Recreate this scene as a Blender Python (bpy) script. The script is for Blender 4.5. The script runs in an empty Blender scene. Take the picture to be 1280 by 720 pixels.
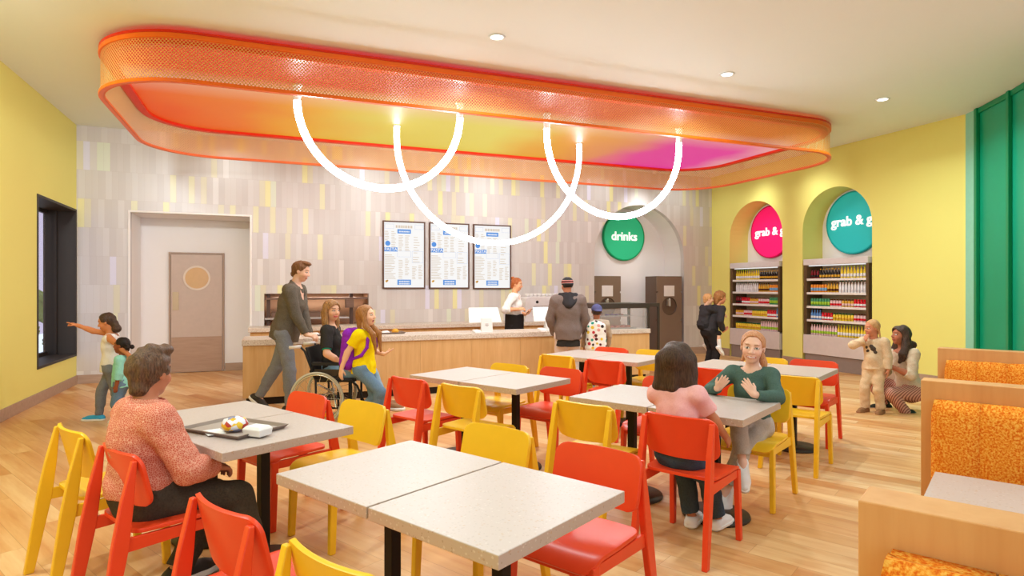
import bpy, bmesh, math, random
import numpy as np
from mathutils import Vector, Matrix

# ------------------------------------------------------------------ camera, world, exposure
SC = bpy.context.scene
FPX, EYE = 765.0, 1.52
YAW = math.radians(68.3)                       # angle of the back wall seen from the view axis
UX, UY = math.sin(YAW), math.cos(YAW)
cam_d = bpy.data.cameras.new('camera')
cam_d.sensor_width = 36.0
cam_d.lens = 36.0 * FPX / 1280.0
cam_d.clip_start, cam_d.clip_end = 0.05, 200
cam = bpy.data.objects.new('camera', cam_d)
SC.collection.objects.link(cam)
cam.location = (0, 0, EYE)
cam.rotation_euler = (math.pi / 2, 0, -(math.pi / 2 - YAW))
SC.camera = cam

SC.view_settings.view_transform = 'Standard'
SC.view_settings.look = 'None'
SC.view_settings.gamma = 1.0
SC.view_settings.use_curve_mapping = False
SC.view_settings.exposure = 0.66

WORLD_COL, WORLD_STR = (0.84, 0.97, 1.17), 0.8
DOWN_W = 6.0                                   # watts of one ceiling downlight
NEON_STR, PANEL_STR = 27.0, 0.46
w = bpy.data.worlds.new('world'); SC.world = w
w.use_nodes = True
w.node_tree.nodes['Background'].inputs[0].default_value = (*WORLD_COL, 1)
w.node_tree.nodes['Background'].inputs[1].default_value = WORLD_STR
SC.cycles.max_bounces = 10
SC.cycles.diffuse_bounces = 3
SC.cycles.transparent_max_bounces = 24
SC.cycles.use_denoising = True
SC.cycles.sample_clamp_indirect = 6.0

# ------------------------------------------------------------------ measured places
PI = math.pi
def room(X, Y): return (X * UX + Y * UY, -X * UY + Y * UX)
def ground(px, py, z=0.0):
    Y = FPX * (EYE - z) / (py - 360.0)
    return room((px - 640) / FPX * Y, Y)
def at_depth(px, py, Y):
    x, y = room((px - 640) / FPX * Y, Y)
    return Vector((x, y, EYE - (py - 360) / FPX * Y))
XL, XR, YB, ZC = -2.825, 9.62, 11.555, 4.10       # left wall, right wall, back wall, ceiling
TH = math.radians(-61.4)
LV = Vector((math.cos(TH), math.sin(TH), 0)); NV = Vector((-LV.y, LV.x, 0))   # table rows
TABLE_ROT = TH                                      # local x runs along LV, local y along NV

# ------------------------------------------------------------------ materials
def s2l(c):
    return tuple((v / 12.92 if v <= .04045 else ((v + .055) / 1.055) ** 2.4) for v in [q / 255. for q in c])
MATS = {}
class NT:
    def __init__(s, m): s.t = m.node_tree; s.n = s.t.nodes; s.l = s.t.links
    def add(s, typ, **kw):
        n = s.n.new(typ)
        for k, v in kw.items(): setattr(n, k, v)
        return n
    def put(s, sock, v):
        if isinstance(v, bpy.types.NodeSocket): s.l.new(v, sock)
        else: sock.default_value = v
    def math(s, op, a, b=None, c=None):
        n = s.add('ShaderNodeMath', operation=op)
        s.put(n.inputs[0], a)
        if b is not None: s.put(n.inputs[1], b)
        if c is not None: s.put(n.inputs[2], c)
        return n.outputs[0]
    def ramp(s, fac, stops, interp='LINEAR'):
        n = s.add('ShaderNodeValToRGB'); r = n.color_ramp; r.interpolation = interp
        while len(r.elements) < len(stops): r.elements.new(.5)
        for e, (p, c) in zip(r.elements, stops): e.position = p; e.color = (*c[:3], 1)
        s.put(n.inputs[0], fac); return n.outputs[0]
    def mix(s, fac, a, b, blend='MIX'):
        n = s.add('ShaderNodeMix', data_type='RGBA', blend_type=blend)
        s.put(n.inputs[0], fac)
        for i, v in ((6, a), (7, b)):
            s.put(n.inputs[i], v if isinstance(v, bpy.types.NodeSocket) else (*v[:3], 1))
        return n.outputs[2]
    def obj(s): return s.add('ShaderNodeTexCoord').outputs['Object']
    def uv(s): return s.add('ShaderNodeTexCoord').outputs['UV']
    def mapped(s, vec, scale=(1, 1, 1), rot=(0, 0, 0), loc=(0, 0, 0)):
        n = s.add('ShaderNodeMapping'); s.l.new(vec, n.inputs[0])
        n.inputs['Scale'].default_value = scale; n.inputs['Rotation'].default_value = rot
        n.inputs['Location'].default_value = loc
        return n.outputs[0]
    def noise(s, vec, scale, detail=3, rough=.5):
        n = s.add('ShaderNodeTexNoise'); s.l.new(vec, n.inputs['Vector'])
        n.inputs['Scale'].default_value = scale; n.inputs['Detail'].default_value = detail
        n.inputs['Roughness'].default_value = rough
        return n.outputs['Fac']
    def bump(s, h, strength=.2, dist=.01):
        n = s.add('ShaderNodeBump'); s.l.new(h, n.inputs['Height'])
        n.inputs['Strength'].default_value = strength; n.inputs['Distance'].default_value = dist
        s.l.new(n.outputs[0], s.b.inputs['Normal'])
def base(name, rgb=(200, 200, 200), rough=.5, metal=0., spec=.3, emit=None, estr=1.):
    m = bpy.data.materials.new(name); m.use_nodes = True
    t = NT(m); t.b = m.node_tree.nodes['Principled BSDF']
    t.b.inputs['Base Color'].default_value = (*s2l(rgb), 1)
    t.b.inputs['Roughness'].default_value = rough
    t.b.inputs['Metallic'].default_value = metal
    t.b.inputs['Specular IOR Level'].default_value = spec
    if emit:
        t.b.inputs['Emission Color'].default_value = (*s2l(emit), 1)
        t.b.inputs['Emission Strength'].default_value = estr
    m.diffuse_color = (*s2l(rgb), 1)
    MATS[name] = m
    return m, t
def plain(name, rgb, rough=.5, metal=0., var=.06, scale=14., spec=.3, bump=0.):
    """paint, plastic, metal: a colour with a slight procedural mottling"""
    m, t = base(name, rgb, rough, metal, spec)
    c = s2l(rgb); o = t.obj(); n = t.noise(o, scale, 2)
    t.l.new(t.mix(n, [v * (1 - var) for v in c], [min(1, v * (1 + var)) for v in c]), t.b.inputs['Base Color'])
    if bump: t.bump(t.noise(o, scale * 8, 3), bump, .004)
    return m
def wood(name, a, b, scale=(1, 12, 12), rough=.45, nscale=3.):
    m, t = base(name, a, rough)
    v = t.mapped(t.obj(), scale)
    n = t.noise(v, nscale, 6, .6)
    t.l.new(t.ramp(n, [(.3, s2l(a)), (.7, s2l(b))]), t.b.inputs['Base Color'])
    return m
def fabric(name, rgb, rgb2=None, scale=90., rough=.9, bump=.18, wr=True):
    m, t = base(name, rgb, rough, spec=.1)
    a = s2l(rgb); b = s2l(rgb2) if rgb2 else [v * .8 for v in a]
    o = t.obj()
    n = t.noise(o, scale, 3)
    t.l.new(t.ramp(n, [(.3, [.5 * (x + y) for x, y in zip(a, b)]), (.6, a)]), t.b.inputs['Base Color'])
    big = t.noise(t.mapped(o, (1, 1, .55)), 9, 4, .6)
    t.bump(t.math('ADD', t.math('MULTIPLY', big, 1.5 if wr else .2), t.math('MULTIPLY', n, .3)), bump, .02)
    return m

def lit(name, rgb, strength, bright=None):
    m, t = base(name, rgb, .4, emit=bright or rgb, estr=strength); return m
# setting
def wall_paint(name, rgb):
    m, t = base(name, rgb, .65, spec=.2)
    c = s2l(rgb); n = t.noise(t.obj(), 1.3, 2)
    t.l.new(t.mix(n, [v * .985 for v in c], [min(1, v * 1.015) for v in c]), t.b.inputs['Base Color'])
    t.bump(t.noise(t.obj(), 160, 2), .04, .002)
    return m
wall_paint('yellow_paint', (246, 236, 134)); wall_paint('ceiling_paint', (244, 250, 252)); wall_paint('niche_paint', (248, 241, 236))
plain('pale_mint', (150, 214, 190), .4)  # paler mint for the narrow first facet of the green wall
def green_panel():
    m, t = base('green_panel', (10, 150, 112), .35)
    o = t.obj(); n = t.noise(t.mapped(o, (1, 1, .25)), .9, 2)
    t.l.new(t.ramp(n, [(.3, s2l((0, 148, 104))), (.7, s2l((26, 162, 126)))]), t.b.inputs['Base Color'])
green_panel()
plain('green_batten', (8, 138, 92), .35)
wood('base_board', (176, 146, 124), (190, 160, 138), (1, 8, 8))
plain('dark_frame', (58, 50, 44), .5)
def floor_mat():
    m, t = base('oak_planks', (220, 170, 110), .38, spec=.35)
    o = t.mapped(t.obj(), (1, 1, 1), (0, 0, -TH))          # planks run along the table rows
    sx = t.add('ShaderNodeSeparateXYZ'); t.l.new(o, sx.inputs[0])
    W_, L_ = .155, 1.5
    row = t.math('FLOOR', t.math('DIVIDE', sx.outputs[1], W_))
    wn = t.add('ShaderNodeTexWhiteNoise', noise_dimensions='1D'); t.l.new(row, wn.inputs['W'])
    xs = t.math('ADD', t.math('DIVIDE', sx.outputs[0], L_), t.math('MULTIPLY', wn.outputs['Value'], 7.3))
    col = t.math('FLOOR', xs)
    cb = t.add('ShaderNodeCombineXYZ'); t.l.new(row, cb.inputs[0]); t.l.new(col, cb.inputs[1])
    w2 = t.add('ShaderNodeTexWhiteNoise', noise_dimensions='3D'); t.l.new(cb.outputs[0], w2.inputs['Vector'])
    off = t.add('ShaderNodeVectorMath', operation='ADD'); t.l.new(o, off.inputs[0])
    sc = t.add('ShaderNodeVectorMath', operation='SCALE'); t.l.new(w2.outputs['Color'], sc.inputs[0]); sc.inputs['Scale'].default_value = 30
    t.l.new(sc.outputs[0], off.inputs[1])
    g = t.noise(t.mapped(off.outputs[0], (.55, 6, 1)), 2.2, 6, .62)
    wv = t.add('ShaderNodeTexWave', wave_type='RINGS', rings_direction='Y'); t.l.new(t.mapped(off.outputs[0], (.35, 3.2, 1)), wv.inputs['Vector'])
    wv.inputs['Scale'].default_value = 1.6; wv.inputs['Distortion'].default_value = 5; wv.inputs['Detail'].default_value = 3; wv.inputs['Detail Scale'].default_value = 1.2
    tone = t.ramp(w2.outputs['Value'], [(0, s2l((216, 158, 98))), (.3, s2l((226, 174, 114))), (.7, s2l((234, 190, 134))), (1, s2l((242, 206, 156)))])
    grain = t.ramp(g, [(.30, s2l((222, 170, 116))), (.62, (1, 1, 1))])
    c = t.mix(.5, tone, grain, 'MULTIPLY')
    rings = t.ramp(wv.outputs['Fac'], [(.0, s2l((236, 205, 170))), (.25, (1, 1, 1))])
    c = t.mix(.42, c, rings, 'MULTIPLY')
    fy = t.math('FRACT', t.math('DIVIDE', sx.outputs[1], W_)); fx = t.math('FRACT', xs)
    e1 = t.math('LESS_THAN', t.math('MINIMUM', fy, t.math('SUBTRACT', 1, fy)), .012)
    e2 = t.math('LESS_THAN', t.math('MINIMUM', fx, t.math('SUBTRACT', 1, fx)), .0012)
    e = t.math('MULTIPLY', t.math('MAXIMUM', e1, e2), .5)
    t.l.new(t.mix(e, c, s2l((170, 112, 62))), t.b.inputs['Base Color'])
floor_mat()
def tile_mat():
    m, t = base('stacked_tiles', (215, 200, 192), .3, spec=.4)
    sx = t.add('ShaderNodeSeparateXYZ'); t.l.new(t.obj(), sx.inputs[0])
    W_, H_ = .0915, .457
    row = t.math('FLOOR', t.math('DIVIDE', t.math('SUBTRACT', sx.outputs[2], .2), H_))
    wn = t.add('ShaderNodeTexWhiteNoise', noise_dimensions='1D'); t.l.new(row, wn.inputs['W'])
    xs = t.math('ADD', t.math('DIVIDE', sx.outputs[0], W_), t.math('MULTIPLY', wn.outputs['Value'], 5))
    col = t.math('FLOOR', xs)
    cb = t.add('ShaderNodeCombineXYZ'); t.l.new(row, cb.inputs[0]); t.l.new(col, cb.inputs[1])
    w2 = t.add('ShaderNodeTexWhiteNoise', noise_dimensions='2D'); t.l.new(cb.outputs[0], w2.inputs['Vector'])
    G = [(210, 201, 197), (214, 206, 202), (207, 198, 194), (217, 210, 207), (212, 204, 200)]
    stops = [(0, G[0]), (.16, G[1]), (.32, G[2]), (.46, G[3]), (.6, G[4]), (.72, (212, 204, 200)),
             (.78, (222, 214, 188)), (.84, (230, 224, 186)), (.89, (238, 230, 168)), (.925, (228, 221, 218)), (.955, (226, 222, 240)), (.98, (222, 226, 206))]
    c = t.ramp(w2.outputs['Value'], [(p, s2l(q)) for p, q in stops], 'CONSTANT')
    n = t.noise(t.mapped(t.obj(), (6, 1, .5)), 2.5, 3)
    c = t.mix(t.math('MULTIPLY', n, .22), c, s2l((232, 214, 206)))
    fx = t.math('FRACT', xs); fz = t.math('FRACT', t.math('DIVIDE', t.math('SUBTRACT', sx.outputs[2], .2), H_))
    e1 = t.math('LESS_THAN', fx, .03); e2 = t.math('LESS_THAN', fz, .008)
    e = t.math('MAXIMUM', e1, e2)
    t.l.new(t.mix(t.math('MULTIPLY', e, .4), c, s2l((188, 170, 160))), t.b.inputs['Base Color'])
    t.bump(t.math('SUBTRACT', 1, e), .15, .004)
tile_mat()
# joinery and furniture
plain('red_lacquer', (240, 72, 34), .35, var=.04, spec=.4); plain('yellow_lacquer', (250, 194, 38), .35, var=.04, spec=.4)
def terrazzo(name, bg, chips, dense=.62):
    m, t = base(name, bg, .35, spec=.4)
    o = t.obj()
    v = t.add('ShaderNodeTexVoronoi'); t.l.new(o, v.inputs['Vector']); v.inputs['Scale'].default_value = 95
    n = t.noise(o, 60, 2)
    sp = t.add('ShaderNodeSeparateColor'); t.l.new(v.outputs['Color'], sp.inputs[0])
    chip = t.math('MULTIPLY', t.math('GREATER_THAN', sp.outputs[0], dense), t.math('LESS_THAN', v.outputs['Distance'], t.math('MULTIPLY', n, .75)))
    cc = t.ramp(sp.outputs[1], [(i / len(chips), s2l(c)) for i, c in enumerate(chips)], 'CONSTANT')
    t.l.new(t.mix(chip, s2l(bg), cc), t.b.inputs['Base Color'])
terrazzo('white_terrazzo', (198, 180, 170), [(190, 170, 158), (194, 166, 142), (188, 170, 160), (206, 190, 180)])
terrazzo('table_edge', (196, 172, 154), [(180, 152, 132), (196, 160, 132), (210, 192, 178)])
terrazzo('counter_terrazzo', (216, 200, 184), [(150, 122, 98), (190, 160, 130), (236, 226, 216), (170, 140, 116)], .3)
plain('black_steel', (30, 24, 20), .45, .3)
plain('base_steel', (58, 52, 42), .45, .3)
wood('oak_veneer', (224, 180, 124), (210, 160, 102), (9, 9, .7), nscale=2.2)
wood('booth_wood', (226, 168, 110), (214, 150, 92), (5, 5, .5), .4)
def upholstery():
    m, t = base('orange_tweed', (240, 140, 40), .9, spec=.1)
    n = t.noise(t.obj(), 130, 2, .6)
    t.l.new(t.ramp(n, [(.36, s2l((226, 100, 24))), (.5, s2l((242, 146, 44))), (.64, s2l((250, 182, 82)))]), t.b.inputs['Base Color'])
    t.bump(n, .3, .004)
upholstery()
plain('kick_black', (38, 26, 18), .6)
plain('machine_brown', (140, 118, 102), .35, .25, var=.03)
plain('machine_side', (112, 92, 78), .4, .2)
plain('machine_dark', (72, 60, 52), .4, .3)
plain('steel', (196, 188, 182), .3, .8)
plain('white_plastic', (236, 230, 226), .35); plain('pale_grey', (226, 218, 218), .4)
plain('cooler_grey', (222, 208, 204), .4); plain('cooler_inner', (232, 212, 192), .5); plain('cooler_base', (150, 132, 124), .5)
plain('cooler_dark', (112, 88, 62), .12, .3); plain('shelf_white', (244, 238, 234), .35)
plain('kitchen_tan', (208, 164, 132), .5); plain('kitchen_brown', (128, 98, 82), .4, .2); plain('kitchen_dark', (92, 68, 58), .4, .2)
def glass(name, rgb, alpha, rough=.05):
    m, t = base(name, rgb, rough, spec=.5); t.b.inputs['Alpha'].default_value = alpha
    return m
glass('clear_glass', (236, 230, 226), .12); plain('porthole_glass', (222, 180, 132), .12); glass('window_glass', (230, 224, 226), .10)
plain('lavender_sky_screen', (206, 184, 198), .6); plain('shrub_green', (120, 128, 70), .9, var=.4, scale=40)
plain('door_laminate', (206, 182, 166), .4); wood('door_kick', (190, 156, 132), (176, 142, 118), (1, 8, 8)); plain('door_frame', (176, 150, 130), .4)
plain('plate_brass', (200, 176, 146), .35, .3)
lit('neon_white', (255, 255, 255), NEON_STR, (240, 248, 255)); lit('neon_soft', (255, 255, 255), 11.0, (240, 248, 255)); lit('lamp_white', (255, 250, 244), 4.0)
def screen(name, rgb, k=.5):
    m, t = base(name, [v * .35 for v in rgb], .5, spec=.15, emit=rgb, estr=k)
screen('screen_white', (255, 255, 255), .52); screen('banner_blue', (92, 156, 236)); screen('line_tan', (222, 200, 172)); screen('line_blue', (150, 180, 238)); plain('leaf_gold', (214, 170, 70), .5)
plain('walnut_frame', (98, 66, 50), .45)
lit('sign_green', (44, 172, 120), .26); plain('sign_green_rim', (0, 156, 96), .3)  # self-glow added to sign faces and letters, brightening them in dim niches
lit('sign_pink', (240, 22, 108), .28); plain('sign_pink_rim', (214, 0, 84), .3)
lit('sign_teal', (40, 172, 170), .22); plain('sign_teal_rim', (10, 166, 168), .3)
lit('letter_white', (252, 248, 246), .35)
def canopy_mats():
    plain('canopy_trim', (246, 112, 22), .35); plain('canopy_red', (226, 44, 10), .4); plain('canopy_lip', (236, 116, 60), .5)
    m, t = base('perforated_orange', (232, 168, 88), .4, spec=.3)
    sx = t.add('ShaderNodeSeparateXYZ'); t.l.new(t.uv(), sx.inputs[0])
    p, q = .035, .0185
    row = t.math('FLOOR', t.math('DIVIDE', sx.outputs[1], q))
    xs = t.math('ADD', t.math('DIVIDE', sx.outputs[0], p), t.math('MULTIPLY', t.math('MODULO', row, 2), .5))
    dx = t.math('MULTIPLY', t.math('SUBTRACT', t.math('FRACT', xs), .5), p)
    dy = t.math('MULTIPLY', t.math('SUBTRACT', t.math('FRACT', t.math('DIVIDE', sx.outputs[1], q)), .5), q)
    d = t.math('SQRT', t.math('ADD', t.math('MULTIPLY', dx, dx), t.math('MULTIPLY', dy, dy)))
    t.l.new(t.math('GREATER_THAN', d, .0102), t.b.inputs['Alpha'])
    m2, t = base('glow_panel', (240, 180, 80), .5)
    sx = t.add('ShaderNodeSeparateXYZ'); t.l.new(t.obj(), sx.inputs[0])
    nz = t.noise(t.obj(), .8, 2)
    gx = t.math('ADD', t.math('DIVIDE', t.math('ADD', sx.outputs[0], 1.6), 10.4), t.math('MULTIPLY', t.math('SUBTRACT', nz, .5), .12))
    c1 = t.ramp(gx, [(.0, s2l((246, 84, 34))), (.11, s2l((249, 128, 44))), (.2, s2l((250, 176, 56))), (.31, s2l((238, 214, 90))), (.5, s2l((240, 222, 100))),
                     (.6, s2l((244, 170, 56))), (.7, s2l((240, 150, 100))), (.78, s2l((244, 70, 160))), (.9, s2l((246, 70, 170))), (1, s2l((244, 210, 190)))])
    gy = t.math('DIVIDE', t.math('SUBTRACT', sx.outputs[1], 6.8), 3.8)
    red = t.ramp(gx, [(0, s2l((250, 60, 30))), (.35, s2l((250, 40, 60))), (.6, s2l((248, 70, 40))), (1, s2l((246, 130, 40)))])
    c = t.mix(t.ramp(gy, [(.34, (.6,) * 3), (.52, (0,) * 3)]), c1, s2l((250, 196, 168)))
    c = t.mix(t.ramp(gy, [(.24, (1,) * 3), (.34, (0,) * 3)]), c, red)
    t.l.new(t.mix(.93, c, (0, 0, 0)), t.b.inputs['Base Color']); t.l.new(c, t.b.inputs['Emission Color']); t.b.inputs['Emission Strength'].default_value = PANEL_STR
canopy_mats()
# food and small things
plain('tray_brown', (140, 122, 110), .5); plain('tray_inner', (176, 160, 150), .5); plain('paper_white', (240, 236, 232), .7); plain('bun', (226, 160, 50), .6, var=.15)
def wrapper():
    m, t = base('foil_wrapper', (230, 226, 230), .35)
    v = t.add('ShaderNodeTexVoronoi'); t.l.new(t.obj(), v.inputs['Vector']); v.inputs['Scale'].default_value = 34
    sp = t.add('ShaderNodeSeparateColor'); t.l.new(v.outputs['Color'], sp.inputs[0])
    t.l.new(t.ramp(sp.outputs[0], [(0, s2l((236, 232, 236))), (.34, s2l((150, 150, 176))), (.5, s2l((240, 180, 40))), (.7, s2l((244, 200, 60))), (.88, s2l((190, 70, 60)))], 'CONSTANT'), t.b.inputs['Base Color'])
wrapper()
plain('donut_brown', (176, 96, 70), .5, var=.2); plain('purple_icing', (140, 90, 180), .5); plain('icing_pink', (226, 160, 150), .5)
plain('phone_black', (30, 30, 34), .3); plain('rubber_black', (36, 34, 34), .6); plain('tyre_grey', (196, 188, 166), .6); plain('chrome', (206, 206, 206), .2, .9); plain('reflector_orange', (250, 150, 30), .3)
for n_, c_ in dict(yellow=(244, 210, 50), orange=(246, 150, 40), red=(222, 26, 40), darkred=(130, 16, 28), green=(70, 150, 100), white=(244, 240, 242), brown=(96, 50, 20), blue=(90, 140, 200), black=(36, 26, 22), lime=(170, 210, 60), gold=(226, 170, 50), pink=(240, 200, 200), sky=(130, 180, 220), darkgreen=(20, 90, 50)).items():
    plain('drink_' + n_, c_, .25, var=.03)

# ------------------------------------------------------------------ object helpers
COL = SC.collection
def M(n): return MATS[n]
def setp(o, label=None, cat=None, group=None, kind=None):
    for k, v in (('label', label), ('category', cat), ('group', group), ('kind', kind)):
        if v: o[k] = v
    return o
def thing(name, label, cat, loc=(0, 0, 0), rz=0., group=None):
    o = bpy.data.objects.new(name, None); COL.objects.link(o)
    o.empty_display_size = .1
    o.location = loc; o.rotation_euler = (0, 0, rz)
    return setp(o, label, cat, group)
def obj(name, bm, mats, parent=None, smooth=False, bevel=0., seg=2, loc=None, rz=None, recalc=True):
    if recalc: bmesh.ops.recalc_face_normals(bm, faces=bm.faces)
    me = bpy.data.meshes.new(name); bm.to_mesh(me); bm.free()
    for m in (mats if isinstance(mats, (list, tuple)) else [mats]): me.materials.append(M(m))
    o = bpy.data.objects.new(name, me); COL.objects.link(o)
    if smooth: me.polygons.foreach_set('use_smooth', [True] * len(me.polygons))
    if parent is not None: o.parent = parent
    if loc is not None: o.location = loc
    if rz is not None: o.rotation_euler = (0, 0, rz)
    if bevel:
        b = o.modifiers.new('bevel', 'BEVEL'); b.width = bevel; b.segments = seg; b.limit_method = 'ANGLE'
        b.harden_normals = False
    return o
def dup(root, loc, rz=None, **p):
    r = root.copy(); COL.objects.link(r); r.location = loc
    if rz is not None: r.rotation_euler = (0, 0, rz)
    setp(r, **p)
    for ch in list(root.children):
        c = ch.copy(); COL.objects.link(c); c.parent = r
        for g in list(ch.children):
            d = g.copy(); COL.objects.link(d); d.parent = c
    return r
def NB(): return bmesh.new()
def box(bm, x0, x1, y0, y1, z0, z1, mi=0):
    vs = [bm.verts.new(p) for p in ((x0, y0, z0), (x1, y0, z0), (x1, y1, z0), (x0, y1, z0), (x0, y0, z1), (x1, y0, z1), (x1, y1, z1), (x0, y1, z1))]
    for f in ((0, 3, 2, 1), (4, 5, 6, 7), (0, 1, 5, 4), (1, 2, 6, 5), (2, 3, 7, 6), (3, 0, 4, 7)):
        bm.faces.new([vs[i] for i in f]).material_index = mi
    return bm
def loft(bm, secs, mi=0, cap=True, closed=False):
    rings = [[bm.verts.new(p) for p in s] for s in secs]
    n = len(rings[0])
    pairs = list(zip(rings, rings[1:])) + ([(rings[-1], rings[0])] if closed else [])
    for a, b in pairs:
        for i in range(n):
            bm.faces.new((a[i], a[(i + 1) % n], b[(i + 1) % n], b[i])).material_index = mi
    if cap and not closed:
        bm.faces.new(rings[0][::-1]).material_index = mi; bm.faces.new(rings[-1]).material_index = mi
    return bm
def prism(bm, pts, axis, a, b, mi=0):
    """extrude a 2-D outline along an axis: pts are the other two coordinates in order"""
    def P(p, t):
        return (t, p[0], p[1]) if axis == 'x' else (p[0], t, p[1]) if axis == 'y' else (p[0], p[1], t)
    return loft(bm, [[P(p, a) for p in pts], [P(p, b) for p in pts]], mi)
def tube(bm, path, r, n=10, mi=0, closed=False):
    path = [Vector(p) for p in path]; secs = []
    up = None
    for i, p in enumerate(path):
        if closed: d = path[(i + 1) % len(path)] - path[i - 1]
        else: d = path[min(i + 1, len(path) - 1)] - path[max(i - 1, 0)]
        d.normalize()
        if up is None: up = Vector((0, 0, 1)) if abs(d.z) < .9 else Vector((1, 0, 0))
        s = d.cross(up).normalized(); up = s.cross(d).normalized()
        rr = r[i] if isinstance(r, (list, tuple)) else r
        secs.append([p + s * math.cos(2 * PI * k / n) * rr + up * math.sin(2 * PI * k / n) * rr for k in range(n)])
    return loft(bm, secs, mi, True, closed)
def lathe(bm, prof, n=24, c=(0, 0, 0), mi=0, mis=None, axis='z', cap=True):
    def P(r, z, a):
        x, y = r * math.cos(a), r * math.sin(a)
        return (c[0] + x, c[1] + y, c[2] + z) if axis == 'z' else (c[0] + x, c[1] + z, c[2] + y) if axis == 'y' else (c[0] + z, c[1] + x, c[2] + y)
    rings = [[bm.verts.new(P(max(r, 1e-4), z, 2 * PI * k / n)) for k in range(n)] for r, z in prof]
    for j, (a, b) in enumerate(zip(rings, rings[1:])):
        for i in range(n):
            bm.faces.new((a[i], a[(i + 1) % n], b[(i + 1) % n], b[i])).material_index = (mis[j] if mis else mi)
    if not cap: bmesh.ops.remove_doubles(bm, verts=rings[0] + rings[-1], dist=1e-6); return bm
    bm.faces.new(rings[0][::-1]).material_index = (mis[0] if mis else mi)
    bm.faces.new(rings[-1]).material_index = (mis[-1] if mis else mi)
    return bm
def sheet(bm, fn, nu, nv, thick, mi=0):
    """a bent board: fn(u, v) with u, v in -1..1, given a thickness along its own normal"""
    g = [[Vector(fn(-1 + 2 * i / nu, -1 + 2 * j / nv)) for j in range(nv + 1)] for i in range(nu + 1)]
    def nrm(i, j):
        a = g[min(i + 1, nu)][j] - g[max(i - 1, 0)][j]; b = g[i][min(j + 1, nv)] - g[i][max(j - 1, 0)]
        n = a.cross(b)
        return n.normalized() if n.length > 1e-9 else Vector((0, 0, 1))
    A = [[bm.verts.new(g[i][j] + nrm(i, j) * thick / 2) for j in range(nv + 1)] for i in range(nu + 1)]
    B = [[bm.verts.new(g[i][j] - nrm(i, j) * thick / 2) for j in range(nv + 1)] for i in range(nu + 1)]
    for i in range(nu):
        for j in range(nv):
            bm.faces.new((A[i][j], A[i + 1][j], A[i + 1][j + 1], A[i][j + 1])).material_index = mi
            bm.faces.new((B[i][j], B[i][j + 1], B[i + 1][j + 1], B[i + 1][j])).material_index = mi
    for i in range(nu):
        for j in (0, nv):
            bm.faces.new((A[i][j], A[i + 1][j], B[i + 1][j], B[i][j])).material_index = mi
    for j in range(nv):
        for i in (0, nu):
            bm.faces.new((A[i][j], A[i][j + 1], B[i][j + 1], B[i][j])).material_index = mi
    return bm
def text_mesh(s, size, depth, bold=0.):
    cu = bpy.data.curves.new('lettering', 'FONT'); cu.body = s; cu.size = size; cu.extrude = depth; cu.offset = bold
    cu.align_x = 'CENTER'; cu.align_y = 'CENTER'; cu.resolution_u = 4
    o = bpy.data.objects.new('lettering', cu); COL.objects.link(o)
    dg = bpy.context.evaluated_depsgraph_get()
    me = bpy.data.meshes.new_from_object(o.evaluated_get(dg))
    bpy.data.objects.remove(o); bpy.data.curves.remove(cu)
    return me
def lettering(s, size, depth, mat, parent, loc, rot, bold=0., name='lettering'):
    me = text_mesh(s, size, depth, bold); me.name = name
    me.materials.clear(); me.materials.append(M(mat))
    o = bpy.data.objects.new(name, me); COL.objects.link(o); o.parent = parent
    o.location = loc; o.rotation_euler = rot
    return o

# ------------------------------------------------------------------ the room
def struct(name, bm, mats, **k):
    o = obj(name, bm, mats, **k); o['kind'] = 'structure'; return o
def arch_pts(s0, s1, zs, n=24):
    r = (s1 - s0) / 2; c = (s0 + s1) / 2
    return [(c - r * math.cos(PI * i / n), zs + r * math.sin(PI * i / n)) for i in range(n + 1)]
def wall_strips(axis, a, b, d0, d1, holes):
    """a wall from a to b along its length, d0..d1 through its thickness, full height, with openings
    hole = (s0, s1, z0, z1) rectangle or (s0, s1, spring) arch standing on the floor"""
    bm = NB(); s = a
    def pr(pts):
        if axis == 'x': prism(bm, pts, 'y', d0, d1)
        else: prism(bm, pts, 'x', d0, d1)
    for h in sorted(holes):
        if h[0] > s + 1e-6: pr([(s, 0), (h[0], 0), (h[0], ZC), (s, ZC)])
        if len(h) == 4:
            if h[2] > 0: pr([(h[0], 0), (h[1], 0), (h[1], h[2]), (h[0], h[2])])
            pr([(h[0], h[3]), (h[1], h[3]), (h[1], ZC), (h[0], ZC)])
        else:
            P = arch_pts(*h)
            for p, q in zip(P, P[1:]): pr([p, q, (q[0], ZC), (p[0], ZC)])
        s = h[1]
    if b > s: pr([(s, 0), (b, 0), (b, ZC), (s, ZC)])
    return bm
bm = NB(); box(bm, -8, 14, -5, 13, -.12, 0); struct('floor', bm, 'oak_planks')
bm = NB(); box(bm, -3.4, 13, -5, 13, ZC, ZC + .12); struct('ceiling', bm, 'ceiling_paint')
DOORN = (-2.09, -.30, 0, 2.757); PASS = (-.07, 1.73, .80, 1.42); DRK = (6.50, 8.83, 2.195)
struct('wall_back', wall_strips('x', XL - .02, XR + .02, YB, YB + .12, [DOORN, PASS, DRK]), 'stacked_tiles')
A1, A2 = (9.44, 10.96, 2.61), (7.47, 8.94, 2.635)
struct('wall_right', wall_strips('y', 5.955, YB, XR, XR + .12, [A1, A2]), 'yellow_paint')
WIN = (9.77, 11.53, .447, 2.76)
struct('wall_left', wall_strips('y', -5, YB, XL - .12, XL, [WIN]), 'yellow_paint')

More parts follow.
